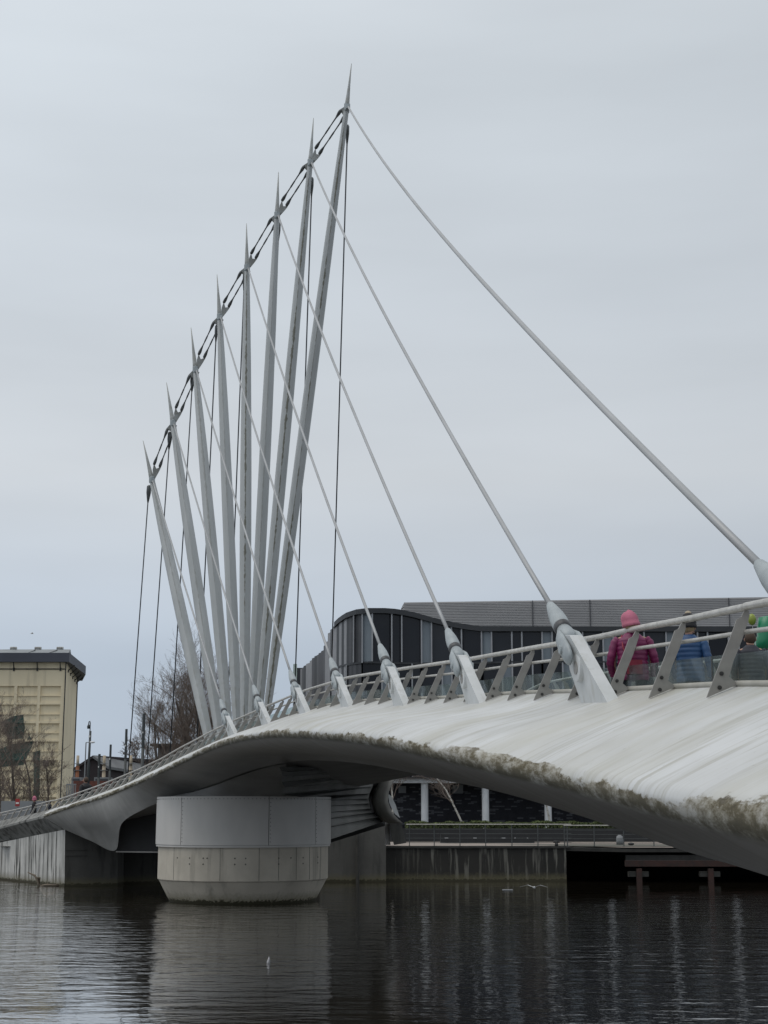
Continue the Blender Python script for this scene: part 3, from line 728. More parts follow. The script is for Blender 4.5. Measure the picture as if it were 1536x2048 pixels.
for i in range(len(LN) - 1):
    (a, b), (c, d) = LN[i], LN[i + 1]
    yl = (54.6, 55.6, 57, 58.2, 59.6, 61.2)[i] if i < 6 else 71; yr = 75 + i * .3
    A, B = P(*a, yl + .14), P(*b, yr + .35); Cc, D = P(*c, yl), P(*d, yr)
    m = MB(); m.hexa([Cc, D, D + Vector((0, .25, 0)), Cc + Vector((0, .25, 0)), A - Z3 * .02, B - Z3 * .02, B + Vector((0, .25, -.02)), A + Vector((0, .25, -.02))])
    m.build('slat', M['slat_paint'], recess)
# curved rim where the slats end
outer = [(800, 1540), (772, 1545), (756, 1562), (746, 1582), (742, 1602), (748, 1624), (762, 1640), (776, 1647)]
inner = [(812, 1543), (800, 1548), (786, 1563), (778, 1583), (776, 1603), (784, 1624), (797, 1639), (806, 1646)]
m = MB(); rg = []
for a, b in zip(outer, inner):
    A = P(*a, 78.0); B = P(*b, 76.6); Mx = lerp(A, B, .45) + Vector((0, -.35, 0))
    rg.append([A, lerp(A, Mx, .5) + Vector((0, -.1, 0)), Mx, lerp(Mx, B, .5) + Vector((0, -.05, 0)), B, B + Vector((0, .5, 0)), A + Vector((0, .8, 0))])
m.loft(rg); m.build('curved_rim', M['rim'], recess, True)
m = MB(); cres = [(777, 1588), (783, 1593), (791, 1609), (800, 1636), (790, 1628), (782, 1614), (778, 1603)]
m.prism([P(x, y, 78) for x, y in cres], Vector((0, .4, 0))); m.build('pale_return', M['anchor_white'], recess)
m = MB(); m.prism([P(770, 1645, 79), P(778, 1647, 79), P(781, 1690, 79), P(770, 1690, 79)], Vector((0, .5, 0))); m.build('pale_upright', M['skirt'], recess)
m = MB(); m.prism([P(776, 1645, 78.6), P(801, 1640, 78.6), P(813, 1686, 78.6), P(788, 1690, 78.6)], Vector((0, 1.0, 0))); m.build('raking_leg', M['wall_side'], recess)

# ------------------------------------------------------------------ abutment, approach, far quay
ab = empty('bridge_abutment', P(130, 1772, 79.5), 'concrete abutment with black streaks below the left end of the footbridge', 'abutment')
c0, c1 = P(130, 1772, 79.5), P(-70, 1751, 93)
tl, tr_ = P(-70, 1699, 93), P(130, 1659, 79.5)
dd = Vector((.5, 3, 0))
def slab(name, bl, br_, trr, tll, th, mat, par):
    m = MB(); bl, br_ = Vector(bl), Vector(br_); bl.z = -1; br_.z = -1
    m.prism([bl, br_, trr, tll], th); return m.build(name, mat, par)
slab('streaked_wall', c1, c0, tr_, tl, Vector((2.0, 3.0, 0)), M['wall_streaked'], ab)
e1 = P(236, 1770, 80.6)
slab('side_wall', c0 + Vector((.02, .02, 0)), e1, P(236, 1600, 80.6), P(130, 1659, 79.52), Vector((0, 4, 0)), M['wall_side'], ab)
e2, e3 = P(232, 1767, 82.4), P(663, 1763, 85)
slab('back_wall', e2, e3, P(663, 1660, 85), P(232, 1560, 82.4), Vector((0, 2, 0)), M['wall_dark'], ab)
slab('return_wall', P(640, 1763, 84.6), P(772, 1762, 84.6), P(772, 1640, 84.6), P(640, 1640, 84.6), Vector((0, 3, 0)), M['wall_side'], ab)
m = MB(); m.cyl(P(715, 1660, 84.4), Vector((*P(715, 1763, 84.4).xy, -.5)), .10, n=10); m.build('drain_pipe', M['timber_dark'], ab)
m = MB()
for py in (1701, 1712): m.box(lerp(P(131, py, 79.47), P(175, py, 79.97), .5), (1.15, .03, .02), math.atan2(.5, 1.15))
m.build('wall_joint', M['coping'], ab)
# approach deck beyond the hull
appr = empty('approach_deck', P(50, 1650, 86), 'grey approach deck joining the footbridge to the left bank', 'walkway')
s = ST[-1]
rows = []
for F, E, Kk in (((100, 1620, 81.5), (88, 1634, 80.7), (131, 1660, 79.6)), ((50, 1632.5, 84.6), (45, 1644, 83.9), (60, 1673, 84.8)), ((0, 1643, 87.6), (0, 1656, 86.9), (-5, 1684, 89)), ((-60, 1655, 91.5), (-60, 1668, 91), (-70, 1698, 93.2))):
    F, E, Kk = P(*F), P(*E), P(*Kk)
    inb = Vector((.62, .78, 0))
    rows.append([F + inb * .33 + Z3 * .1, F, E + Z3 * .06, E - Z3 * .05, Kk, Kk + Vector((.5, 2, .2)), F + inb * 6 - Z3 * .6, F + inb * 6 - Z3 * .3, F + inb * .45 - Z3 * .3])
m = MB(); m.loft(rows); ao = m.build('deck_edge', M['pier_concrete'], appr)
ao.data.materials.clear(); ao.data.materials.append(concrete('approach_concrete', (.27, .27, .255), (.20, .20, .19), (.04, .04, .036), 1.0, water=False, lo=.48, hi=.6))
apr = []
x = 92
frow = [r[1] for r in rows]
xs_ = []
m1, m2 = [], []
for k in range(11):
    px = 87.5 - 13.6 * k
    fpy = interp([(150, 1606), (100, 1620), (50, 1632.5), (0, 1643), (-60, 1655)], px); Yd = interp([(100, 81.5), (50, 84.6), (0, 87.6), (-60, 91.5)], px)
    F = P(px, fpy, Yd); inb = Vector((.62, .78, 0)); rx = F + inb * .42; q = proj(rx); Rr = P(q[0], interp(RAILPTS, q[0]) + 2, rx.y)
    h = (Rr.z - F.z) / TALL
    o = proto_post.copy(); C.objects.link(o); o.parent = appr; o.location = F - wloc(appr); o.rotation_euler = (0, 0, math.atan2(inb.y, inb.x)); o.scale = (.9, 1, h)
    m1.append(Rr + Z3 * .02); m2.append(lerp(F, Rr, .72) + inb * .05)
m1.insert(0, ST[-1]['R'] + Z3 * .03)
m = MB(); m.tube(m1, .035, 8); m.build('handrail', M['steel_rail'], appr, True)
m = MB(); m.tube(m2, .022, 6); m.build('mid_rail', M['steel_rail'], appr, True)

# far quay on the right
qy = 85.5
quay = empty('quay_wall', P(950, 1762, qy), 'sooty concrete quay wall with pale drip stains across the water', 'quay wall')
xl, xr = P(770, 1700, qy).x, P(1132, 1700, qy).x
m = MB(); m.box(((xl + xr) / 2, qy + 3, (QZ - .10) / 2 - .5), (xr - xl, 6, QZ - .10 + 1)); m.build('wall', M['quay_wall'], quay)
m = MB(); m.box(((xl + xr) / 2 + .1, qy + .35, QZ - .05), (xr - xl + .4, .9, .12)); m.build('coping', M['coping'], quay)
# paving sheet
qp = mk('quay_pavement', [(xl, qy + .8, QZ + .004), (xr, qy + .8, QZ + .004), (xr + 3.2, qy - .9, QZ - .05), (xr + 34, qy - 1.0, QZ - .05), (xr + 34, 99, QZ + .004), (xl, 99, QZ + .004)], [(0, 1, 5), (1, 2, 3, 4, 5)], M['pave']); tag(qp, kind='structure')
# piled platform on the right
jet = empty('piled_quay', P(1330, 1762, 84), 'dark piled quay edge with rusty beam beside the sooty wall', 'jetty')
x0, x1, x2 = xr, xr + 3.2, xr + 34
m = MB(); m.prism([Vector((x0, qy, QZ - .07)), Vector((x1, qy - .95, QZ - .12)), Vector((x2, qy - 1.05, QZ - .12)), Vector((x2, 97, QZ - .07)), Vector((x0, 97, QZ - .07))], Vector((0, 0, -.18))); m.build('deck_slab', M['coping'], jet)
m = MB(); m.box(((x1 + x2) / 2 - .0, qy - .6, QZ - .62), (x2 - x1, .3, .32)); m.build('edge_beam', M['coping'], jet)
bx0 = P(1250, 1725, 84.2).x
m = MB(); m.box(((bx0 + x2) / 2, 84.2, P(1250, 1727, 84.2).z), (x2 - bx0, .25, .32)); m.build('rusty_beam', M['rust'], jet)
for px in (1278, 1421, 1564, 1707):
    p = P(px, 1740, 84.2); m = MB(); m.box((p.x, 84.22, .15), (.29, .27, 1.2)); m.build('rusty_pile', M['rust'], jet)
    m = MB(); m.box((p.x, 84.5, P(px, 1748, 84.5).z), (1.1, .4, .28)); m.build('pile_cap', M['timber_dark'], jet)
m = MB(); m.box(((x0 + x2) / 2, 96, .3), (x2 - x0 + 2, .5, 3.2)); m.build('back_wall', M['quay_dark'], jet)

# quay railing
def railing(label, pts, ppx, Yd, h, grp, nr=5):
    r = empty('quay_railing', P(ppx[0], 1690, Yd), label, 'railing', grp)
    for px in ppx:
        x = P(px, 1690, Yd).x; z0 = QZ
        m = MB(); m.box((x, Yd, z0 + h / 2), (.045, .09, h)); m.box((x, Yd, z0 + .01), (.14, .16, .02)); m.build('railing_post', M['rail_dark'], r)
    xa, xb = P(ppx[0], 1690, Yd).x - .2, P(ppx[-1], 1690, Yd).x + .4
    for k in range(nr):
        z = QZ + h * (.16 + .84 * k / (nr - 1)) if k < nr - 1 else QZ + h + .02
        m = MB(); m.cyl((xa, Yd, z), (xb, Yd, z), .014 if k < nr - 1 else .03, n=6); m.build('top_rail' if k == nr - 1 else 'rail', M['steel_rail'] if k == nr - 1 else M['rail_dark'], r)
railing('dark railing along the sooty quay wall beside the raking leg', None, [819, 868.5, 920, 971.5, 1024, 1076, 1129], qy + .5, 1.17, None)
railing('thin railing on the piled quay edge under the bridge', None, [1135, 1188.7, 1247.8, 1308, 1367, 1427, 1487, 1547], qy - .6, 1.12, None)
# bollard and bin
p = P(1113, 1690, qy + .3); m = MB(); m.tube([(p.x, p.y, QZ), (p.x, p.y, QZ + .2)], [.11, .08], 12); m.tube([(p.x - .17, p.y, QZ + .24), (p.x + .17, p.y, QZ + .24)], .06, 10)
o = m.build('mooring_bollard', M['gutter'], None, True); tag(o, 'squat black mooring bollard on the corner of the quay wall', 'bollard')
p = P(1239.5, 1684, 90); m = MB(); m.tube([(p.x, p.y, QZ), (p.x, p.y, QZ + .3), (p.x, p.y, QZ + .5), (p.x, p.y, QZ + .52), (p.x, p.y, QZ + .56)], [.2, .2, .17, .1, .1], 14)
o = m.build('capstan', M['hoarding'], None, True); tag(o, 'small grey domed capstan standing on the quay paving', 'capstan')
p = P(1262, 1684, 89); m = MB(); m.ball((p.x, p.y, QZ + .06), .13, sc=(1.4, 1, .7)); o = m.build('mooring_cleat', M['gutter']); tag(o, 'low dark mooring cleat on the paving beside the grey capstan', 'cleat')
# bench wall with inset lights, planter wall, hedge
bw = empty('lit_bench', P(970, 1680, 95), 'long dark bench with small white lights along the quay paving', 'bench')
xa, xb = P(881, 1680, 95).x, P(1069, 1680, 95).x
m = MB(); m.box(((xa + xb) / 2, 95.3, QZ + .27), (xb - xa, .6, .54)); m.build('bench_block', M['louvre_black'], bw)
for px in (893, 950, 1007, 1030, 1055):
    p = P(px, 1674, 94.98); m = MB(); m.box((p.x, 94.98, QZ + .30), (.22 if px < 1010 else .07, .03, .05)); m.build('light_fitting', M['white_paint'], bw)
pl = mk('planter_wall', *(lambda m: (m.v, m.f))(MB().box(((P(780, 1660, 99).x + P(1500, 1660, 99).x) / 2, 99.2, QZ + .42), (P(1500, 1660, 99).x - P(780, 1660, 99).x, .4, .86))), M['louvre_black']); tag(pl, 'low dark planter wall below the green hedge', 'wall')
ex = P(780, 1650, 100).x; ex2 = P(1500, 1650, 100).x
v, f = [], []
for k in range(26000):
    x = random.uniform(ex + 1, ex2); bumpz = .20 * math.sin(x * 1.3) * .5 + .12 * math.sin(x * 3.1 + 1) + .08 * math.sin(x * 7.7)
    hz = 1.24 + bumpz * .35; y = random.uniform(99.45, 102); z = QZ + random.uniform(.75, hz) if random.random() < .5 else QZ + hz - abs(random.gauss(0, .06))
    a, b = random.uniform(0, 6.28), random.uniform(-.9, .9); l = random.uniform(.05, .11)
    d = Vector((math.cos(a) * math.cos(b), math.sin(a) * math.cos(b), math.sin(b))) * l; e = Vector((random.uniform(-1, 1), random.uniform(-1, 1), random.uniform(-1, 1))).normalized() * l * .5
    c = Vector((x, y, z)); i = len(v); v += [c - d, c + e, c + d, c - e]; f.append((i, i + 1, i + 2, i + 3))
hd = mk('hedge', v, f, M['leaf']); tag(hd, 'clipped green hedge running along the planter wall before the brick building', 'hedge')

# ------------------------------------------------------------------ big dark building (right)
BY = 108.0
bd = empty('office_building', P(1000, 1655, BY), 'dark glazed building with curved corner, slatted grey roof and white columns', 'building')
def X(px, Y=BY, py=1300): return P(px, py, Y).x
def ypl(px): return BY + (0 if px > 740 else ((740 - px) / 62) ** 2 * 3.2) + .9 * math.sin((min(max(px, 740), 1000) - 740) / 260 * math.pi)
ztop = lambda px: P(px, interp([(660, 1262), (676, 1246), (690, 1236), (710, 1229), (735, 1226), (780, 1226), (820, 1232), (870, 1246), (920, 1257), (960, 1262), (1900, 1264)], px), ypl(px)).z
zfl = P(900, 1323, BY).z; zlow = P(900, 1430, BY).z; zbm = P(900, 1557, BY).z
def pane(a, b, z0, z1a, z1b, mat, name='pane'):
    ya, yb = ypl(a), ypl(b)
    m = MB(); m.prism([Vector((P(a, 1300, ya).x, ya, z0)), Vector((P(b, 1300, yb).x, yb, z0)), Vector((P(b, 1300, yb).x, yb, z1b)), Vector((P(a, 1300, ya).x, ya, z1a))], Vector((0, .2, 0)))
    return m.build(name, mat, bd)
def mull(px, z0, z1, w_=.10, dpt=.30, mat='mullion', name='mullion'):
    y = ypl(px); m = MB(); m.box((P(px, 1300, y).x, y - .1, (z0 + z1) / 2), (w_, dpt, z1 - z0)); m.build(name, M[mat], bd)
up = [707, 724.4, 744.4, 783.5, 803.5, 843, 863, 903, 923, 963, 983, 1023.5, 1043.5, 1084, 1104, 1144, 1165, 1206, 1226, 1268, 1288, 1332, 1352.5, 1395, 1415, 1457, 1477, 1519, 1539, 1581, 1601, 1643, 1663, 1705, 1725]
light = {724.4, 843, 963, 1084, 1206, 1332, 1457, 1581, 1705}
for a, b in zip(up, up[1:]):
    pane(a, b, zfl, ztop(a), ztop(b), M['glass_pale'] if a in light else M['glass_dark'])
for a in up: mull(a, zfl - (2.2 if a in (724.4, 843, 963, 1084) else 0), ztop(a) - .05)
lo = [693, 724.4, 764, 784, 824, 843, 884, 903, 944, 963, 1004, 1023.5, 1064, 1084, 1124, 1144, 1184, 1206, 1246, 1268, 1308, 1332, 1372, 1395, 1435, 1457, 1497, 1519, 1560, 1581, 1620, 1643, 1705]
for a, b in zip(lo, lo[1:]):
    pane(a, b, zlow, zfl - .12, zfl - .12, M['glass_pale'] if a in (764, 884, 1004, 1124, 1246, 1372, 1497) else M['glass_dark'])
    mull(a, zlow, zfl - .1)
for a, b in ((784, 824), (824, 864), (864, 904), (904, 944), (944, 984), (984, 1024), (1024, 1104), (1104, 1184), (1184, 1400), (1400, 1705)):
    pane(a, b, zbm, P(900, 1435, BY).z, P(900, 1435, BY).z, M['glass_dark'])
    mull(a, zbm, P(900, 1435, BY).z, .08)
# dark fascia along the curved top, floor band
fr = []; fr2 = []
pxs = [668, 676, 684, 692, 700, 712, 724, 736, 750, 770, 790, 810, 830, 850, 870, 890, 910, 935, 960, 1000, 1200, 1500, 1730]
for px in pxs:
    y = ypl(px); x = P(px, 1300, y).x; z = ztop(px)
    fr.append([Vector((x, y - .35, z - .05)), Vector((x, y - .35, z + .32)), Vector((x, y + .4, z + .32)), Vector((x, y + .4, z - .05))])
    fr2.append([Vector((x, y - .12, zfl - .14)), Vector((x, y - .12, zfl + .0)), Vector((x, y + .2, zfl + .0)), Vector((x, y + .2, zfl - .14))])
m = MB(); m.loft(fr); m.build('fascia', M['fascia'], bd); m = MB(); m.loft(fr2); m.build('floor_band', M['fascia'], bd)
# corner vertical cladding strips 668..724
cs = [664, 668, 673, 678, 683, 688, 693, 698, 703, 707, 712, 717, 724.4]
for k, (a, b) in enumerate(zip(cs, cs[1:])):
    pane(a, b, zlow, ztop(a) if a > 668 else ztop(668) - .3, ztop(b), M['louvre_light'] if k in (0, 1, 3, 5) else (M['louvre_dark'] if k % 2 else M['fascia']), 'cladding_strip')
# receding louvred side 590..676
k = 0; px = 672.0; steps = []
while px > 604:
    nx_ = px - random.choice((3.2, 4.2, 5.0)); f = (672 - px) / 68
    Ya = lerp(112, 152, f); top_py = interp([(672, 1246), (664, 1258), (655, 1290), (645, 1303), (630, 1315), (604, 1338)], px)
    zt = P(px, top_py, Ya).z + (random.choice((0, .25)) if px > 650 else random.uniform(-.05, .05)); a, b = P(px, 1300, Ya), P(nx_, 1300, Ya + .8)
    m = MB(); m.prism([Vector((b.x, b.y, 3)), Vector((a.x, a.y, 3)), Vector((a.x, a.y, zt)), Vector((b.x, b.y, zt))], Vector((0, .4, 0)))
    m.build('louvre_fin', M[random.choice(('louvre_light', 'louvre_light', 'louvre_dark', 'louvre_light', 'fascia'))], bd)
    px = nx_
m = MB(); a, b = P(590, 1336, 153), P(606, 1336, 153); m.box(((a.x + b.x) / 2, 153.5, (a.z + 2) / 2), (b.x - a.x, 1.4, a.z - 2)); m.build('end_block', M['fascia'], bd)
# body behind everything
m = MB(); m.hexa([Vector((X(700), BY + 1.6, zbm - .2)), Vector((X(1730), BY + 1.6, zbm - .2)), Vector((X(1730), BY + 45, zbm - .2)), Vector((X(660) - 4, BY + 45, zbm - .2)), Vector((X(700), BY + 1.6, ztop(960) + .1)), Vector((X(1730), BY + 1.6, ztop(960) + .1)), Vector((X(1730), BY + 45, ztop(960) + .1)), Vector((X(660) - 4, BY + 45, ztop(960) + .1))]); m.build('building_body', M['clad_dark'], bd)
# slatted roof
RY = BY + 2.4; nsl = 21
def roofz(px, top): return P(px, interp([(785, 1223), (808, 1205), (1536, 1195), (1760, 1191)], px) if top else 1270, RY).z
for k in range(nsl):
    f0, f1 = k / nsl, (k + .985) / nsl
    pl_, pr_ = 808, 1735
    m = MB()
    a = [Vector((P(p, 1230, RY).x, RY, 0)) for p in (pl_, pr_)]
    zl = [lerp(roofz(pl_, 0), roofz(pl_, 1), q) for q in (f0, f1)]; zr = [lerp(roofz(pr_, 0), roofz(pr_, 1), q) for q in (f0, f1)]
    t0 = Vector((0, -.16, 0))
    m.hexa([Vector((a[0].x, RY - .10, zl[0])), Vector((a[1].x, RY - .10, zr[0])), Vector((a[1].x, RY + .3, zr[0])), Vector((a[0].x, RY + .3, zl[0])),
            Vector((a[0].x, RY - .06, zl[1])), Vector((a[1].x, RY - .06, zr[1])), Vector((a[1].x, RY + .3, zr[1])), Vector((a[0].x, RY + .3, zl[1]))])
    m.build('roof_slat', M['clad'], bd)
m = MB(); m.prism([Vector((P(808, 1230, RY).x + .02, RY + .25, roofz(808, 0))), Vector((P(1735, 1230, RY).x, RY + .25, roofz(1735, 0))), Vector((P(1735, 1230, RY).x, RY + .25, roofz(1735, 1) + .02)), Vector((P(808, 1230, RY).x + .02, RY + .25, roofz(808, 1) + .02))], Vector((0, 20, 0))); m.build('roof_core', M['clad_dark'], bd)
for px in (1065, 1180, 1458, 1600):
    x = P(px, 1230, RY).x; m = MB(); m.box((x, RY - .14, (roofz(px, 1) + roofz(px, 0)) / 2), (.05, .06, roofz(px, 1) - roofz(px, 0))); m.build('roof_seam', M['louvre_dark'], bd)
xl_ = P(808, 1205, RY)
for k in range(7):
    f0, f1 = k / 7, (k + .8) / 7
    zA, zB = lerp(roofz(808, 0), roofz(808, 1), f0), lerp(roofz(808, 0), roofz(808, 1), f1)
    xa = lerp(P(768, 1224, RY).x, xl_.x - .0, f0) - .0; xb = lerp(P(768, 1224, RY).x, xl_.x, f1)
    m = MB(); m.hexa([Vector((xa, RY + 6 * (1 - f0), zA)), Vector((xl_.x, RY, zA)), Vector((xl_.x, RY + 8, zA)), Vector((xa, RY + 8, zA)), Vector((xb, RY + 6 * (1 - f1), zB)), Vector((xl_.x, RY - .1, zB)), Vector((xl_.x, RY + 8, zB)), Vector((xb, RY + 8, zB))]); m.build('hip_slat', M['clad'], bd)
# ground floor: beam, columns, brick wall
m = MB(); z0, z1 = P(900, 1566, 107).z, P(900, 1557, 107).z
m.box(((X(770) + X(1730)) / 2, 107.2, (z0 + z1) / 2), (X(1730) - X(770), .8, z1 - z0)); m.build('white_beam', M['white_paint'], bd)
m = MB(); m.box(((X(770) + X(1730)) / 2, 110, z1 + .05), (X(1730) - X(770), 7, .1)); m.build('ground_floor_soffit', M['clad_dark'], bd)
for px in (728, 849.5, 971, 1096, 1219, 1342, 1465, 1588):
    x = P(px, 1610, 107.2).x; m = MB(); m.cyl((x, 107.2, QZ), (x, 107.2, z0), .25, n=20); o = m.build('column', M['white_paint'], bd, True); smooth_angle(o, 40)
for (px0, px1, py0, py1) in ((797, 812, 1572, 1586), (905, 926, 1570, 1587)):
    a, b = P(px0, py1, 111.6), P(px1, py0, 111.6); m = MB(); m.box(((a.x + b.x) / 2, 111.6, (a.z + b.z) / 2), (b.x - a.x, .2, b.z - a.z)); m.build('vent_panel', M['hoarding'], bd)
# brick wall: each course real, first 290 bricks as pieces
WY = 112.0; bx0_, bx1_ = P(764, 1600, WY).x, P(1245, 1600, WY).x
m = MB(); m.box(((bx0_ + P(1730, 1600, WY).x) / 2, WY + .25, (QZ + zbm) / 2), (P(1730, 1600, WY).x - bx0_, .4, zbm - QZ)); m.build('brick_backing', M['clad_dark'], bd)
bm_ = {}; rest = MB(); cells = []
for r in range(30):
    z = P(900, 1655, WY).z + r * .105
    x = bx0_ + (r % 2) * .22
    while x < bx1_:
        cells.append((x, z)); x += .45
random.shuffle(cells); cnt = 0
for j, (x, z) in enumerate(cells):
    isl = random.random() < .24
    if (isl and cnt < 240) or (not isl and j < 60):
        key = isl; cnt += 1
        c = Vector((x + .215, WY - (.01 if not isl else .025), z + .045))
        if key not in bm_:
            q = MB(); q.box((0, 0, 0), (.43, .1, .088)); o = q.build('brick', M['brick_light'] if isl else M['brick_dark'], None, origin=(0, 0, 0)); bm_[key] = o.data; o.parent = bd; o.location = c - wloc(bd)
        else: o = bpy.data.objects.new('brick', bm_[key]); C.objects.link(o); o.parent = bd; o.location = c - wloc(bd)
    else: rest.box((x + .215, WY - .01, z + .045), (.43, .1, .088))
tag(rest.build('brick_courses', M['brick_dark'], bd), kind='stuff')

# ------------------------------------------------------------------ yellow warehouse (left)
def poly_mask(N, L, xo, zo, polys):
    tot = None
    for poly in polys:
        k = None; n = len(poly)
        ar = sum(poly[i][0] * poly[(i + 1) % n][1] - poly[(i + 1) % n][0] * poly[i][1] for i in range(n))
        for i in range(n):
            (ax, ay), (bx, by) = poly[i], poly[(i + 1) % n]
            if ar < 0: (ax, ay), (bx, by) = (bx, by), (ax, ay)
            nx_, ny_ = -(by - ay), (bx - ax); c = -(nx_ * ax + ny_ * ay)
            v = mt(N, L, 'ADD', mt(N, L, 'ADD', mt(N, L, 'MULTIPLY', xo, nx_), mt(N, L, 'MULTIPLY', zo, ny_)), c)
            k = v if k is None else mt(N, L, 'MINIMUM', k, v)
        s = mt(N, L, 'GREATER_THAN', k, 0); tot = s if tot is None else mt(N, L, 'MAXIMUM', tot, s)
    return tot
YY = 250.0
def yellow_mat():
    m, N, L, b = newmat('cream_yellow_render_with_green_mural')
    geo = N.new('ShaderNodeNewGeometry').outputs['Position']; s = N.new('ShaderNodeSeparateXYZ'); L.new(geo, s.inputs[0])
    n = nz(N, L, geo, .15, 1, 1, 1, detail=6); st = nz(N, L, geo, 1, 1.1, 1.1, .06, detail=5, off=4)
    c = mixc(N, L, mr(N, L, n, .35, .65), (.76, .665, .475), (.69, .60, .425))
    c = mixc(N, L, mr(N, L, st, .55, .75, 0, .5), c, (.38, .33, .235))
    def W2(pts): return [(P(x, y, YY).x, P(x, y, YY).z) for x, y in pts]
    polys = [W2(p) for p in ([(1, 1444), (24, 1433), (46, 1429), (49, 1455), (46, 1477), (26, 1478)], [(1, 1444), (24, 1433), (26, 1478), (7, 1481), (8, 1460)], [(-6, 1429), (5, 1430), (-6, 1438)], [(54, 1480), (58, 1470), (63, 1479)], [(-8, 1500), (24, 1488), (67, 1482), (58, 1505), (46, 1530), (-8, 1535)], [(66, 1505), (80, 1500), (78, 1600), (68, 1600)])]
    k = poly_mask(N, L, s.outputs[0], s.outputs[2], polys)
    front = mt(N, L, 'LESS_THAN', s.outputs[1], YY + 1.0)
    c = mixc(N, L, mt(N, L, 'MULTIPLY', k, front), c, mixc(N, L, mr(N, L, n, .4, .6), (.045, .10, .085), (.035, .075, .065)))
    L.new(c, b.inputs['Base Color']); b.inputs['Roughness'].default_value = .85; return m
M['yellow'] = yellow_mat()
yb = empty('yellow_warehouse', P(60, 1620, YY), 'tall cream yellow warehouse with slate cornice and green wall painting', 'warehouse')
cx = P(126, 1465, YY).x; lx = P(-260, 1465, YY).x; zt = P(100, 1322, YY).z; far_ = (P(150, 1465, 280).x, 280)
m = MB(); m.prism([Vector((lx, YY + .35, QZ)), Vector((cx, YY + .35, QZ)), Vector((far_[0], far_[1], QZ)), Vector((lx, far_[1], QZ))], Vector((0, 0, zt - QZ))); m.build('wall', M['yellow'], yb)
cols = [(77, 118), (30.5, 71), (-16, 24.5), (-62.5, -22), (-109, -68)]
rowsy = [1372, 1409, 1446.5, 1483, 1520.5, 1557.5, 1594.5]
xe = [(P(a, 1465, YY).x, P(b, 1465, YY).x) for a, b in cols]
# vertical pilasters
edges = [cx] + [v for a, b in xe for v in (b, a)] + [lx]
zb_ = [P(60, y, YY).z for y in rowsy]
for k in range(0, len(edges) - 1, 2):
    m = MB(); m.box(((edges[k] + edges[k + 1]) / 2, YY + .17, (QZ + zt) / 2), (abs(edges[k] - edges[k + 1]), .36, zt - QZ)); m.build('pilaster', M['yellow'], yb)
for a, b in xe:
    m = MB(); m.box(((a + b) / 2, YY + .17, (zt + zb_[0]) / 2), (b - a, .36, zt - zb_[0])); m.build('wall_band', M['yellow'], yb)
    for r, z in enumerate(zb_):
        mid = P(60, rowsy[r] + 20.3, YY).z; lowz = P(60, rowsy[r] + 33, YY).z; nxt = zb_[r + 1] if r + 1 < len(zb_) else QZ
        m = MB(); m.box(((a + b) / 2, YY + .26, (mid + lowz) / 2), (b - a - .02, .18, mid - lowz)); m.build('spandrel_panel', M['yellow'], yb)
        m = MB(); m.box(((a + b) / 2, YY + .17, (lowz + nxt) / 2), (b - a, .36, lowz - nxt)); m.build('wall_band', M['yellow'], yb)
        m = MB(); m.box(((a + b) / 2, YY + .11, z + .06), (b - a, .30, .14)); m.build('lintel', M['yellow'], yb)
        m = MB(); m.box(((a + b) / 2, YY + .14, mid + .04), (b - a, .3, .08)); m.build('sill', M['yellow'], yb)
# eaves, cornice, brackets, downpipe
zc0, zc1 = P(100, 1325, YY).z, P(100, 1307, YY).z
fx = P(139, 1316, YY - 1).x
m = MB(); m.prism([Vector((lx, YY - 1.2, zc0)), Vector((fx, YY - 1.2, zc0)), Vector((P(172, 1330, 272).x, 272, zc0)), Vector((P(166, 1330, 285).x, 285, zc0)), Vector((lx, 285, zc0))], Vector((0, 0, zc1 - zc0))); m.build('cornice', M['slate'], yb)
m = MB(); rz0 = zc1; rz1 = P(100, 1297.5, YY + 4).z
m.hexa([Vector((lx, YY - .6, rz0)), Vector((fx - .3, YY - .6, rz0)), Vector((P(158, 1320, 283).x, 283, rz0)), Vector((lx, 283, rz0)), Vector((lx, YY + 5, rz1)), Vector((P(141, 1297, YY + 5).x, YY + 5, rz1)), Vector((P(146, 1305, 278).x, 278, rz1)), Vector((lx, 278, rz1))]); m.build('roof', M['roof_metal'], yb)
for (a, b) in ((57, 70), (99, 114)):
    m = MB(); p0, p1 = P(a, 1307, YY + .2), P(b, 1301, YY + 2.5); m.hexa([Vector((p0.x, YY + .1, p0.z)), Vector((p1.x - .4, YY + .1, p0.z)), Vector((p1.x, YY + 2.9, p1.z)), Vector((p0.x + .5, YY + 2.9, p1.z)), Vector((p0.x, YY, p0.z + .15)), Vector((p1.x - .4, YY, p0.z + .15)), Vector((p1.x, YY + 2.8, p1.z + .15)), Vector((p0.x + .5, YY + 2.8, p1.z + .15))]); m.build('rooflight', M['roof_dark'], yb)
for px in (27, 76, 120):
    p = P(px, 1298, YY + 5); m = MB(); m.tube([(p.x, p.y, p.z - .3), (p.x, p.y, p.z + .15), (p.x, p.y, p.z + .2), (p.x, p.y, p.z + .35)], [.4, .4, .5, .35], 10); m.tube([(p.x - .55, p.y, p.z + .1), (p.x + .55, p.y, p.z + .1)], .28, 8); m.build('roof_vent', M['vent'], yb)
for px in (-15, 28, 75, 121):
    a, b = P(px, 1327, YY - .6), P(px, 1339, YY); m = MB(); m.cyl(Vector((a.x, YY - 1.0, zc0)), Vector((b.x, YY - .05, b.z)), .09, n=6); m.box((b.x, YY - .1, b.z), (.25, .2, .5)); m.build('eaves_bracket', M['gutter'], yb)
m = MB(); zz = P(60, 1338, YY).z; m.cyl((lx, YY - .15, zz), (cx, YY - .15, zz), .09, n=6); m.build('gutter_rail', M['gutter'], yb)
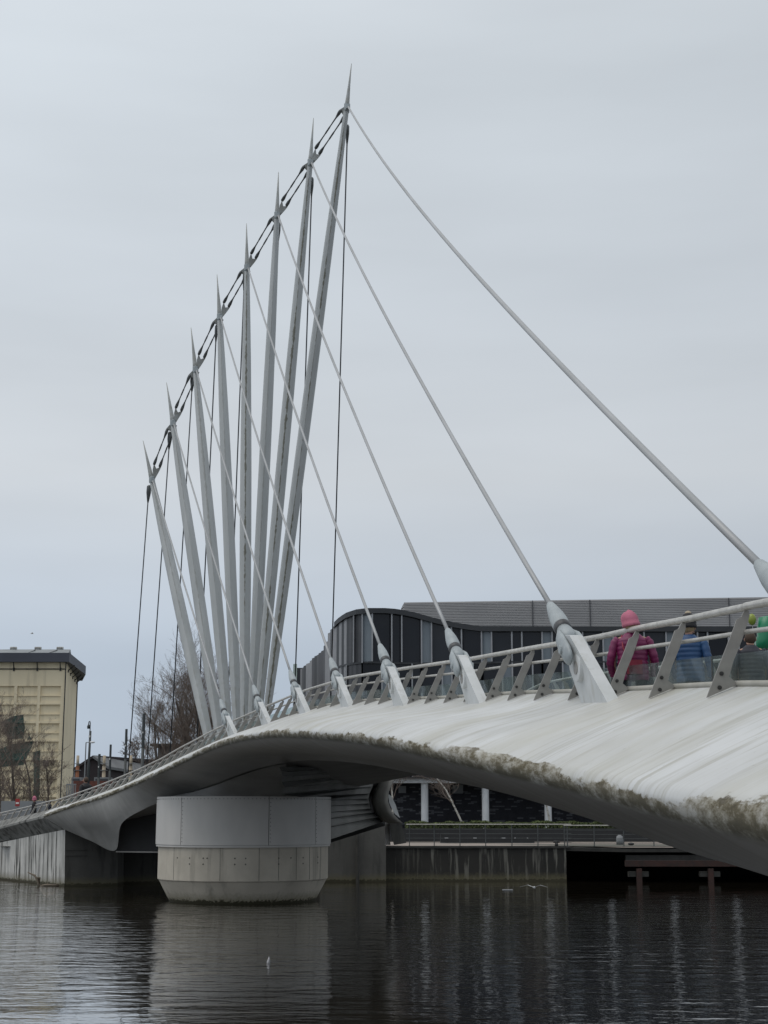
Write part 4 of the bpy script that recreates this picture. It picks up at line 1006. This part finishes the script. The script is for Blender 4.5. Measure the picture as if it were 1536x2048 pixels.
m = MB(); m.cyl((cx + .05, YY - .1, QZ), (cx + .05, YY - .1, zc0), .10, n=6); m.build('downpipe', M['gutter'], yb)
m = MB(); m.cyl((far_[0] + .1, far_[1] - .2, QZ), (far_[0] + .1, far_[1] - .2, zc0), .13, n=6); m.build('downpipe', M['gutter'], yb)
for f in (.15, .35, .55, .75, .93):
    xx, yy = lerp(cx, far_[0], f), lerp(YY, far_[1], f); m = MB(); m.cyl((xx + 1.2, yy, zc0), (xx + .1, yy, zc0 - .95), .09, n=6); m.box((xx + .1, yy, zc0 - 1.0), (.2, .25, .5)); m.build('eaves_bracket', M['gutter'], yb)
m = MB(); a, b = P(86, 1521, YY), P(97, 1532, YY); m.box(((a.x + b.x) / 2, YY + .05, (a.z + b.z) / 2), (b.x - a.x, .3, a.z - b.z)); m.build('wall_hatch', M['render_grey'], yb)

# ------------------------------------------------------------------ other background buildings
gb = empty('gabled_shed', P(187, 1560, 200), 'dark brown gabled shed with pale roof behind the row of poles', 'shed')
def pt(px, py, Y): return P(px, py, Y)
m = MB(); g0 = [pt(148, 1600, 200), pt(214, 1600, 200), pt(213, 1537, 200), pt(186, 1518, 200), pt(149, 1541, 200)]; m.prism(g0, Vector((8.6, 24, 0))); m.build('gable_wall', M['barn'], gb)
m = MB(); a, b = pt(185.5, 1516, 199.6), pt(216, 1538, 199.6); off = Vector((9, 24, 0)); m.prism([a, b, b + off - Z3 * 1.4, a + off - Z3 * 1.4], Vector((0, 0, .35))); m.build('roof', M['shed_roof'], gb)
m = MB(); b = pt(146, 1542, 199.6); m.prism([a, b, b + off, a + off], Vector((0, 0, .35))); m.build('roof', M['barn'], gb)
bw_ = MB(); a, b = pt(148, 1562, 150), pt(420, 1562, 150); bw_.box(((a.x + b.x) / 2, 150, (a.z + QZ - .5) / 2), (b.x - a.x, .5, a.z - QZ + .5)); o = bw_.build('brick_wall', M['brick_red']); tag(o, 'long dull red brick wall below the chimneys left of the bare trees', 'wall')
for px, c2, lab in ((154, 'chimney_orange', 'cream chimney with rust orange base beside the yellow warehouse'), (207, 'chimney_cream', 'cream chimney stack in front of the pale shed roof'), (260.5, 'chimney_cream', 'cream chimney stack between the two tallest dark poles')):
    base = pt(px, 1562, 180); e = empty('chimney_stack', (base.x, 180, QZ), lab, 'chimney', 'chimneys behind the brick wall')
    zt_ = pt(px, 1511, 180).z; zm = pt(px, 1532, 180).z
    m = MB(); m.cyl((base.x, 180, zm), (base.x, 180, zt_), .17, n=12); m.build('flue', M['chimney_cream'], e, True)
    m = MB(); m.cyl((base.x, 180, QZ), (base.x, 180, zm), .21, n=12); m.build('flue_base', M[c2], e, True)
    m = MB()
    for q in (1528, 1541): m.tube([(base.x, 180, pt(px, q, 180).z), (base.x, 180, pt(px, q, 180).z + .06)], [.42, .42], 10)
    m.build('ladder_hoop', M['lamp_grey'], e)
for k, (a, b, lab) in enumerate(((147, 166, 'low grey flat roofed cabin above the red wall by the orange chimney'), (192, 222, 'low grey flat roofed cabin above the red wall under the middle chimney'))):
    p0, p1 = pt(a, 1555, 158), pt(b, 1555, 158); e = empty('cabin', ((p0.x + p1.x) / 2, 158, QZ), lab, 'cabin')
    m = MB(); m.box(((p0.x + p1.x) / 2, 158, (QZ + p0.z) / 2), (p1.x - p0.x, 2, p0.z - QZ)); m.build('cabin_wall', M['hoarding'], e)
    m = MB(); m.box(((p0.x + p1.x) / 2, 156.9, p0.z - .25), (p1.x - p0.x - .3, .1, .22)); m.build('window_strip', M['louvre_dark'], e)
e = empty('flat_roofed_house', pt(370, 1560, 170), 'brown masonry building with dark flat roof edge behind the bare trees', 'house')
a, b = pt(316, 1492, 170), pt(470, 1492, 170); m = MB(); m.box(((a.x + b.x) / 2, 175, (a.z + QZ) / 2), (b.x - a.x, 10, a.z - QZ)); m.build('wall', M['render_grey'], e)
m = MB(); m.box(((a.x + b.x) / 2 - .2, 175, a.z + .12), (b.x - a.x + 1.2, 11.4, .25)); m.build('roof', M['gutter'], e)
# hoarding, sign and gate
a, b = pt(3, 1602, 110), pt(92, 1602, 110); m = MB(); m.box(((a.x + b.x) / 2, 110, (a.z + QZ) / 2), (b.x - a.x, .2, a.z - QZ)); o = m.build('hoarding', M['hoarding']); tag(o, 'plain grey hoarding behind the trees at the left bank', 'hoarding')
p = pt(35, 1605, 106); e = empty('road_sign', (p.x, 106, QZ), 'small red sign with white bar before the grey hoarding', 'sign')
m = MB(); m.cyl((p.x, 106.1, QZ - .3), (p.x, 106.1, p.z + .3), .03, n=6); m.build('pole', M['lamp_grey'], e)
m = MB(); m.box((p.x, 106, p.z), (.30, .04, .52)); m.build('sign_plate', M['sign_red'], e)
m = MB(); m.box((p.x, 105.97, p.z - .04), (.22, .02, .12)); m.build('sign_bar', M['sign_white'], e)
e = empty('steel_gate', pt(142, 1590, 115), 'grey steel gate leaf at the foot of the yellow warehouse', 'gate')
a, b = pt(134, 1569, 115), pt(151, 1571, 115)
for k in range(6):
    xx = lerp(a.x, b.x, k / 5); m = MB(); m.box((xx, 115, (QZ + a.z) / 2), (.06, .06, a.z - QZ)); m.build('gate_bar', M['lamp_grey'], e)
m = MB(); m.box(((a.x + b.x) / 2, 115, a.z), (b.x - a.x + .1, .1, .1)); m.build('gate_rail', M['lamp_grey'], e)

# poles
PL = [(199, 1508, 5.0, 'shortest dark pole beside the middle cream chimney'), (221.5, 1489, 4.4, 'dark pole third from the right in the row beyond the bridge'), (253, 1458, 5.0, 'second tallest dark pole right of the third cream chimney'), (288, 1427, 6.2, 'tallest dark pole left of the bare trees')]
for px, py, wpx, lab in PL:
    Yp = 112; p = pt(px, py, Yp); e = empty('light_column', (p.x, Yp, QZ), lab, 'pole', 'dark poles along the left bank')
    r = wpx / 2 * mpp(1480, Yp); zsp = lerp(QZ, p.z, .72)
    m = MB(); m.tube([(p.x, Yp, QZ - .1), (p.x, Yp, zsp)], [r * 1.02, r * 1.02], 12); m.build('shaft', M['lamp_dark'], e, True)
    m = MB(); m.tube([(p.x, Yp, zsp), (p.x, Yp, p.z - .05), (p.x, Yp, p.z)], [r, r, r * .9], 12); smooth_angle(m.build('lamp_head', M['lamp_dark'], e))
    m = MB(); m.box((p.x - r * .2, Yp - r - .01, lerp(zsp, p.z, .45)), (.06, .03, .12)); m.build('notice_plate', M['sign_white'], e)
p = pt(180, 1462, 112); e = empty('camera_column', (p.x, 112, QZ), 'dark column with hooked camera arm beside the thin lamp post', 'pole')
m = MB(); m.tube([(p.x - .02, 112, QZ - .1), (p.x, 112, pt(180, 1530, 112).z), (p.x, 112, pt(180, 1523, 112).z), (p.x + .03, 112, p.z)], [.12, .12, .09, .085], 12); m.build('shaft', M['lamp_dark'], e, True)
hz_ = pt(180, 1446, 112); m = MB(); m.tube([(p.x, 112, p.z), (p.x, 112, hz_.z), (p.x - .04, 112, hz_.z + .14), (p.x - .1, 112, hz_.z + .1), (p.x - .12, 112, hz_.z - .1)], .035, 8); m.build('hook_arm', M['lamp_dark'], e, True)
m = MB(); m.tube([(p.x - .12, 112, hz_.z - .1), (p.x - .12, 112, hz_.z - .25), (p.x - .12, 112, hz_.z - .42)], [.05, .11, .09], 10); m.build('camera_dome', M['lamp_dark'], e, True)
m = MB(); m.box((p.x, 111.9, pt(180, 1473, 112).z), (.12, .06, .14)); m.build('notice_plate', M['sign_white'], e)
p = pt(172, 1485, 108); e = empty('street_lamp', (p.x, 108, QZ), 'thin grey street lamp with pale head left of the camera column', 'street lamp')
m = MB(); m.tube([(p.x, 108, QZ - .1), (p.x, 108, p.z)], [.055, .04], 8); m.tube([(p.x, 108, p.z), (p.x + .35, 108, p.z + .03)], .03, 6); m.build('post', M['lamp_grey'], e)
m = MB(); m.ball((p.x + .45, 108, p.z + .02), .13, sc=(1.5, 1, .6)); m.build('lamp_head', M['white_paint'], e, True)

# ------------------------------------------------------------------ trees
def tree(name, label, base, h, spread, seed, cat='tree', group=None, bark='bark', twig='twig', levels=5, thick=.012, dens=1.0, lean=(0, 0), fork=.28):
    rnd = random.Random(seed); e = empty(name, base, label, cat, group)
    tr, br = MB(), MB()
    def seg(p, d, ln, r, lv):
        n = 4 if lv < 2 else 3; pts = [p]; rad = [r]; q = p
        for k in range(n):
            jit = .10 if lv == 0 else .22
            d = (d + Vector((rnd.gauss(0, jit), rnd.gauss(0, jit), rnd.gauss(0, jit * .6) + (.06 if lv else .05)))).normalized()
            q = q + d * ln / n; pts.append(q); rad.append(max(r * (1 - .6 * (k + 1) / n), .004))
        (tr if lv == 0 else br).tube(pts, rad, 6 if lv == 0 else 3, cap=False)
        if lv >= levels: return
        nb = {0: 11, 1: 6, 2: 5, 3: 4, 4: 3}.get(lv, 2); nb = max(2, int(nb * dens))
        for k in range(nb):
            f = rnd.uniform(fork if lv == 0 else .2, 1); i = min(int(f * n), n - 1); c = lerp(pts[i], pts[i + 1], f * n - i)
            a = rnd.uniform(0, 6.283); out_ = Vector((math.cos(a), math.sin(a), 0))
            nd = (d * (1.0 if lv else .9) + out_ * spread * rnd.uniform(.5, 1.1)).normalized()
            seg(c, nd, ln * rnd.uniform(.42, .62) * (1.0 if lv else .95 - .35 * f), max(r * (1 - .6 * f) * .5, thick * .5), lv + 1)
    seg(Vector(base) - Z3 * .2, Vector((lean[0], lean[1], 1)).normalized(), h * .86, h * .016, 0)
    tr.build('trunk', M[bark], e, True); br.build('crown', M[twig], e); return e
G1 = 'bare trees before the yellow warehouse'
for k, (px, py, Y, lab) in enumerate(((8, 1440, 124, 'bare tree at the left edge before the green painting'), (38, 1437, 130, 'bare tree behind the red sign'), (72, 1475, 122, 'bare tree right of the red sign with dense low twigs'), (100, 1505, 126, 'rightmost and lowest bare tree before the yellow warehouse'), (-18, 1460, 120, 'bare tree cut by the left edge of the photo'))):
    b = pt(px, 1625, Y); h = pt(px, py, Y).z - QZ
    tree('bare_tree', lab, (b.x, Y, QZ), h, .62, 10 + k, group=G1, dens=1.0, levels=5, thick=.011, fork=.12)
G2 = 'bare trees behind the mast feet'
for k, (px, py, Y, lab) in enumerate(((322, 1400, 140, 'leftmost bare tree of the row behind the mast feet'), (345, 1362, 146, 'bare tree seen left of the shortest mast'), (372, 1352, 138, 'bare tree directly behind the shortest mast foot'), (402, 1345, 144, 'bare tree seen between the first two mast feet'), (434, 1340, 140, 'bare tree behind the third mast foot'), (466, 1350, 147, 'rightmost bare tree seen in the gaps between the mast feet'), (355, 1385, 152, 'lower bare tree behind the dark flat roof edge'))):
    b = pt(px, 1600, Y); h = pt(px, py, Y).z - QZ
    tree('bare_tree', lab, (b.x, Y, QZ), h, .48, 30 + k, group=G2, dens=1.05, levels=5, thick=.012, fork=.1)
b = pt(268, 1600, 230); tree('bare_tree', 'small distant bare tree behind the second tallest pole', (b.x, 230, QZ), pt(268, 1500, 230).z - QZ, .9, 60, levels=5, thick=.04)
for k, (x0_, y0_, x1_, y1_, lab) in enumerate(((936, 1648, 913, 1560, 'leaning birch with white bark between two white columns'), (1106, 1648, 1101, 1560, 'slim white birch trunk against the third white column'), (786, 1640, 780, 1560, 'thin pale birch seen inside the curved rim'))):
    a, b = pt(x0_, y0_, 104), pt(x1_, y1_, 104); h = (b.z - QZ) * 1.5
    tree('birch_tree', lab, (a.x, 104, QZ), h, .7, 80 + k, bark='birch', levels=4, thick=.01, lean=((b.x - a.x) / (b.z - a.z), 0), fork=.5, group=None)

# ------------------------------------------------------------------ people
def cloth(name, c1, c2=None, rough=.75): M[name] = pm(name, c1, c2, 6, rough, bmp=.1); return name
cloth('magenta_jacket', (.20, .012, .085), (.14, .010, .065), .5); cloth('pink_wool', (.52, .16, .24), (.42, .13, .19)); cloth('navy_cloth', (.02, .025, .04))
cloth('blue_jacket', (.018, .075, .19), (.014, .055, .15), .5); cloth('black_cloth', (.012, .012, .015)); cloth('charcoal_cloth', (.04, .042, .055)); cloth('skin', (.45, .27, .20), (.40, .24, .18))
cloth('hair_brown', (.07, .045, .03)); cloth('cream_fur', (.45, .38, .28)); cloth('bag_red', (.28, .03, .06)); cloth('hair_blond', (.35, .27, .16)); cloth('white_cloth', (.5, .5, .52)); cloth('dark_red_cloth', (.09, .02, .02))
def person(loc, h, face, label, jacket, trousers, hat=None, hair='hair_brown', quilt=True, bob=None, bag=None, scale_w=1.0, turn=0, group=None):
    """standing figure; face = heading angle (radians, direction the person looks)"""
    e = empty('person', loc, label, 'person', group)
    k = h / 1.7; Lc = Vector(loc); Mr = Matrix.Rotation(face - math.pi / 2, 3, 'Z')
    def W(x, y, z): return Lc + Mr @ Vector((x * k * scale_w, y * k * scale_w, z * k))
    # one continuous body: skin modifier on a skeleton
    jn = [(0, 0, .95, .15), (0, 0, 1.15, .14), (0, 0, 1.36, .14), (0, -.01, 1.46, .06), (0, .01, 1.54, .075), (0, .02, 1.62, .095),
          (-.10, 0, .86, .095), (-.11, .02, .48, .06), (-.12, 0, .09, .04), (-.13, .13, .03, .035), (.10, 0, .86, .095), (.11, .06, .48, .06), (.12, .02, .09, .04), (.13, .15, .03, .035),
          (-.19, 0, 1.37, .06), (-.25, -.02, 1.10, .045), (-.24, .10, .88, .032), (-.23, .13, .80, .03), (.19, 0, 1.37, .06), (.25, -.02, 1.10, .045), (.24, .10, .88, .032), (.23, .13, .80, .03)]
    ed = [(0, 1), (1, 2), (2, 3), (3, 4), (4, 5), (0, 6), (6, 7), (7, 8), (8, 9), (0, 10), (10, 11), (11, 12), (12, 13), (2, 14), (14, 15), (15, 16), (16, 17), (2, 18), (18, 19), (19, 20), (20, 21)]
    me = bpy.data.meshes.new('body'); me.from_pydata([W(a, b, c) - Lc for a, b, c, r in jn], ed, []); me.materials.append(M['skin'])
    o = bpy.data.objects.new('body', me); C.objects.link(o); o.parent = e; sk = o.modifiers.new('skin', 'SKIN')
    for i, (a, b, c, r) in enumerate(jn): me.skin_vertices[0].data[i].radius = (r * k, r * k)
    me.skin_vertices[0].data[0].use_root = True
    ss = o.modifiers.new('sub', 'SUBSURF'); ss.levels = 1; ss.render_levels = 1
    def rings(spec, rip, nseg, cnt=18, per=.075):
        m = MB(); rr = []; tot = spec[-1][2] - spec[0][2]
        for j in range(nseg + 1):
            f = j / nseg * (len(spec) - 1); i = min(int(f), len(spec) - 2); a = [lerp(p, q, f - i) for p, q in zip(spec[i], spec[i + 1])]
            g = 1 + rip * (abs(math.sin(math.pi * a[2] / per)) ** .6 - .6)
            rr.append([W(a[0] + math.cos(2 * math.pi * c / cnt) * a[3] * g, a[1] + math.sin(2 * math.pi * c / cnt) * a[4] * g, a[2]) for c in range(cnt)])
        m.loft(rr); return m
    rp = .07 if quilt else .0
    rings([(0, 0, .74, .205, .15), (0, 0, .90, .205, .155), (0, 0, 1.05, .195, .15), (0, 0, 1.22, .205, .15), (0, -.005, 1.36, .205, .14), (0, -.01, 1.43, .14, .11), (0, 0, 1.49, .085, .085)], rp, 60).build('jacket', M[jacket], e, True)
    for sx in (-1, 1):
        m = MB(); pts = [(.17 * sx, 0, 1.39), (.225 * sx, -.01, 1.32), (.27 * sx, -.03, 1.12), (.285 * sx, .0, 1.02), (.27 * sx, .09, .90), (.25 * sx, .13, .83)]
        P_, R_ = [], []
        for j in range(37):
            f = j / 36 * 5; i = min(int(f), 4); c = [lerp(a, b, f - i) for a, b in zip(pts[i], pts[i + 1])]
            P_.append(W(*c)); R_.append(k * lerp(.076, .052, j / 36) * (1 + rp * 1.6 * (abs(math.sin(j * math.pi / 4)) ** .6 - .6)))
        m.tube(P_, R_, 12); m.build('sleeve', M[jacket], e, True)
    for sx in (-1, 1):
        m = MB(); m.tube([W(.09 * sx, 0, .90), W(.105 * sx, .0, .75), W(.115 * sx, .03, .48), W(.122 * sx, 0, .10)], [k * .11, k * .105, k * .075, k * .065], 12); m.build('trouser_leg', M[trousers], e, True)
        m = MB(); m.tube([W(.125 * sx, -.07, .045), W(.125 * sx, .0, .055), W(.13 * sx, .14, .04), W(.132 * sx, .19, .03)], [k * .045, k * .055, k * .045, k * .02], 10); m.build('shoe', M['black_cloth'], e, True)
    # head details
    m = MB(); m.ball(W(0, .02, 1.605), k * .098, 14, 10, (.92, 1.05, 1.18)); m.build('head', M['skin'], e, True)
    m = MB(); m.ball(W(0, .13, 1.595), k * .018, 6, 4, (1, 1, 1.4)); m.build('nose', M['skin'], e, True)
    m = MB()
    for sx in (-1, 1): m.ball(W(.036 * sx, .105, 1.625), k * .013, 6, 4)
    m.build('eyes', M['black_cloth'], e)
    m = MB()
    for sx in (-1, 1): m.ball(W(.092 * sx, .01, 1.60), k * .028, 6, 5, (.4, .7, 1.2))
    m.build('ears', M['skin'], e, True)
    m = MB(); m.ball(W(0, -.005, 1.625), k * .108, 14, 9, (.98, .98, 1.12)); m.build('hair', M[hair], e, True)
    if hat:
        prof = [(.118, 1.60), (.128, 1.605), (.132, 1.645), (.122, 1.65), (.126, 1.70), (.118, 1.755), (.094, 1.80), (.058, 1.835), (.012, 1.85)]
        m = MB(); m.loft([[W(math.cos(2 * math.pi * c / 20) * r_ * .90 + (z_ - 1.6) * -.20 * (1 if bob is None else 0), .0 + math.sin(2 * math.pi * c / 20) * r_, z_ + (.02 * math.cos(2 * math.pi * c / 20) if bob is None else 0)) for c in range(20)] for r_, z_ in prof]); m.build('hat', M[hat], e, True)
        if bob: m = MB(); m.ball(W(0, 0, 1.835), k * .055, 12, 8, (1, 1, .85)); m.build('bobble', M[bob], e, True)
    if bag:
        m = MB(); m.box(W(.02, -.20, .93), (.24 * k, .09 * k, .22 * k), face - math.pi / 2); m.build('bag', M[bag], e)
        m = MB(); m.tube([W(-.05, -.2, 1.03), W(-.12, -.16, 1.25), W(-.13, -.03, 1.45), W(-.05, .1, 1.42)], k * .014, 6); m.build('bag_strap', M[bag], e)
    return e
def walk_z(Y):
    best = min(ST, key=lambda s: abs(s['F'].y - Y)); return best['wk']
def put(px, py_top, Y, **kw):
    p = P(px, py_top, Y); wz = walk_z(Y); hh = p.z - wz; 
    return (p.x, Y, wz), hh
fa = math.pi / 2      # walking away from the viewer
loc, hh = put(1262, 1222, 19.0); person(loc, hh / 1.085, fa - .15, 'person in magenta quilted jacket and pink woolly hat behind the railing', 'magenta_jacket', 'navy_cloth', hat='pink_wool', bag='bag_red', hair='hair_blond', scale_w=1.22)
loc, hh = put(1376, 1221, 19.6); person(loc, hh / 1.109, fa - .5, 'person in blue quilted jacket and black hat with fur bobble', 'blue_jacket', 'navy_cloth', hat='black_cloth', bob='cream_fur', hair='hair_blond', scale_w=1.1)
loc, hh = put(1500, 1268, 19.4); person(loc, hh, fa - .2, 'person with brown hair and charcoal jacket below the green balloon', 'charcoal_cloth', 'black_cloth', hair='hair_brown', scale_w=1.1)
loc, hh = put(172, 1556, 80.5); person(loc, hh, math.pi - .5, 'person in black clothes walking before the red brick wall', 'black_cloth', 'black_cloth', quilt=False, scale_w=1.35)
loc, hh = put(69, 1597, 84.5); wz = P(62, 1612, 84.5).z - 1.15; person((loc[0], 84.5, wz), P(69, 1597, 84.5).z - wz, math.pi, 'person with pinkish head covering and black coat at the far left railing', 'black_cloth', 'navy_cloth', hat='pink_wool', quilt=False, bob=None)
loc, hh = put(100, 1604, 83); wz = P(95, 1603, 83).z - 1.15; person((loc[0], 83, wz), P(100, 1602, 83).z - wz, math.pi, 'small person in dark jacket with white bag at the left railing', 'navy_cloth', 'black_cloth', quilt=False, bag='white_cloth')
# balloons held above the right-hand walker
M['balloon_green'] = pm('balloon_green', (.015, .22, .11), (.013, .19, .09), 2, .3); M['balloon_lime'] = pm('balloon_lime', (.26, .32, .05), (.22, .28, .04), 2, .3)
p = P(1534, 1262, 20.4); e = empty('foil_balloon', p, 'large green foil balloon at the right edge above the railing', 'balloon')
m = MB(); m.tube([p + Vector((.02, 0, .20)), p + Vector((.02, 0, .17)), p + Vector((0, 0, .0)), p + Vector((-.03, 0, -.14)), p + Vector((-.14, 0, -.20)), p + Vector((-.18, 0, -.19))], [.06, .13, .14, .13, .09, .03], 14, flat=1.0); m.build('balloon_skin', M['balloon_green'], e, True)
m = MB(); m.tube([p + Vector((0, 0, -.2)), p + Vector((-.1, -.3, -.8))], .004, 4); m.build('string', M['white_cloth'], e)
p = P(1504, 1239, 20.4); e = empty('small_balloon', p, 'small lime balloon beside the green foil balloon', 'balloon')
m = MB(); m.ball(p, .07, 12, 9, (.8, .8, 1.15)); m.build('balloon_skin', M['balloon_lime'], e, True)
m = MB(); m.tube([p + Vector((0, 0, -.08)), p + Vector((.0, -.3, -.7))], .004, 4); m.build('string', M['white_cloth'], e)
# pale lamp panel beyond the deck
p = P(588, 1372, 82); q = P(588, 1328, 82); e = empty('signal_mast', (p.x, 82, 4.2), 'slim pale green signal box on a post behind the footbridge', 'signal')
m = MB(); m.cyl((p.x, 82, QZ), (p.x, 82, p.z), .05, n=8); m.build('post', M['lamp_grey'], e)
M['pale_green'] = pm('pale_green_enamel', (.42, .50, .45), (.36, .44, .40), 1, .5)
m = MB(); m.box((p.x + .05, 82, (p.z + q.z) / 2), (.20, .12, q.z - p.z)); m.build('signal_box', M['pale_green'], e)

# ------------------------------------------------------------------ birds and flotsam
M['gull_white'] = pm('gull_white', (.72, .72, .70), (.6, .6, .6), 3, .7)
def gull(loc, s, label, rz=0):
    e = empty('gull', loc, label, 'gull'); c = Vector(loc); dx = Vector((math.cos(rz), math.sin(rz), 0)); dy = Vector((-dx.y, dx.x, 0))
    m = MB(); m.tube([c - dx * .22 * s, c - dx * .1 * s, c + dx * .06 * s, c + dx * .16 * s, c + dx * .21 * s], [.01 * s, .05 * s, .06 * s, .04 * s, .008 * s], 8); m.build('body', M['gull_white'], e, True)
    for sg in (-1, 1):
        m = MB(); a, b_, c_ = c + dx * .08 * s, c + dy * sg * .28 * s + Z3 * .10 * s + dx * .06 * s, c + dy * sg * .62 * s + Z3 * .02 * s - dx * .08 * s
        m.prism([a, b_, c_, b_ - dx * .13 * s, a - dx * .16 * s], Vector((0, 0, .012 * s))); m.build('wing', M['gull_white'], e)
    return e
gull(P(1068, 1775, 62), .9, 'white gull gliding low over the water before the quay wall', rz=R(75))
gull(P(64, 1267, 150), .8, 'tiny gull flying high above the yellow warehouse', rz=R(20))
p = P(537, 1925, 38); pz = .02; e = empty('floating_bottle', (P(537, 1927, 1).x * (EYE / (EYE - P(537, 1927, 1).z)), EYE / (EYE - P(537, 1927, 1).z), 0), 'small pale bottle floating in front of the pier', 'bottle')
b0 = e.location.copy(); m = MB(); m.tube([b0 + Vector((0, 0, -.06)), b0 + Vector((0, 0, .05)), b0 + Vector((.01, 0, .10)), b0 + Vector((.015, 0, .15))], [.045, .045, .03, .018], 10); m.build('bottle_body', M['white_cloth'], e, True)
m = MB(); m.tube([b0 + Vector((.015, 0, .15)), b0 + Vector((.017, 0, .17))], [.02, .02], 8); m.build('bottle_cap', M['hoarding'], e)
k = EYE / (EYE - P(1015, 1780, 1).z); c = P(1015, 1780, 1); o = MB().box((c.x * k, k, .01), (.5, .5, .03)).build('floating_board', M['hoarding']); tag(o, 'pale scrap of board floating left of the gliding gull', 'flotsam')
# driftwood by the abutment
k = EYE / (EYE - P(80, 1772, 1).z); b0 = Vector((P(80, 1772, 1).x * k, k, 0))
M['drift'] = pm('bleached_driftwood', (.26, .22, .17), (.16, .13, .10), 4, .9)
m = MB(); q = mpp(1760, k)
pp = lambda x, y, dy=0: Vector((b0.x + (x - 80) * q, b0.y + dy, (1773 - y) * q))
m.tube([pp(54, 1746), pp(62, 1750), pp(69, 1753), pp(73, 1760), pp(76, 1769), pp(82, 1776)], [.02, .045, .06, .06, .05, .04], 7); m.tube([pp(72, 1757), pp(76, 1758, .2), pp(74, 1770, .3)], [.05, .08, .07], 6)
o = m.build('driftwood', M['drift'], None, True); tag(o, 'crooked bleached branch leaning from the water against the streaked wall', 'branch')
m = MB(); m.tube([pp(78, 1773), pp(90, 1771), pp(104, 1771), pp(122, 1772)], [.03, .06, .05, .03], 6); m.tube([pp(92, 1771), pp(96, 1768)], [.03, .02], 5); m.tube([pp(110, 1772), pp(114, 1768)], [.03, .02], 5)
o = m.build('floating_log', M['drift'], None, True); tag(o, 'dark broken log floating at the corner of the streaked wall', 'log')
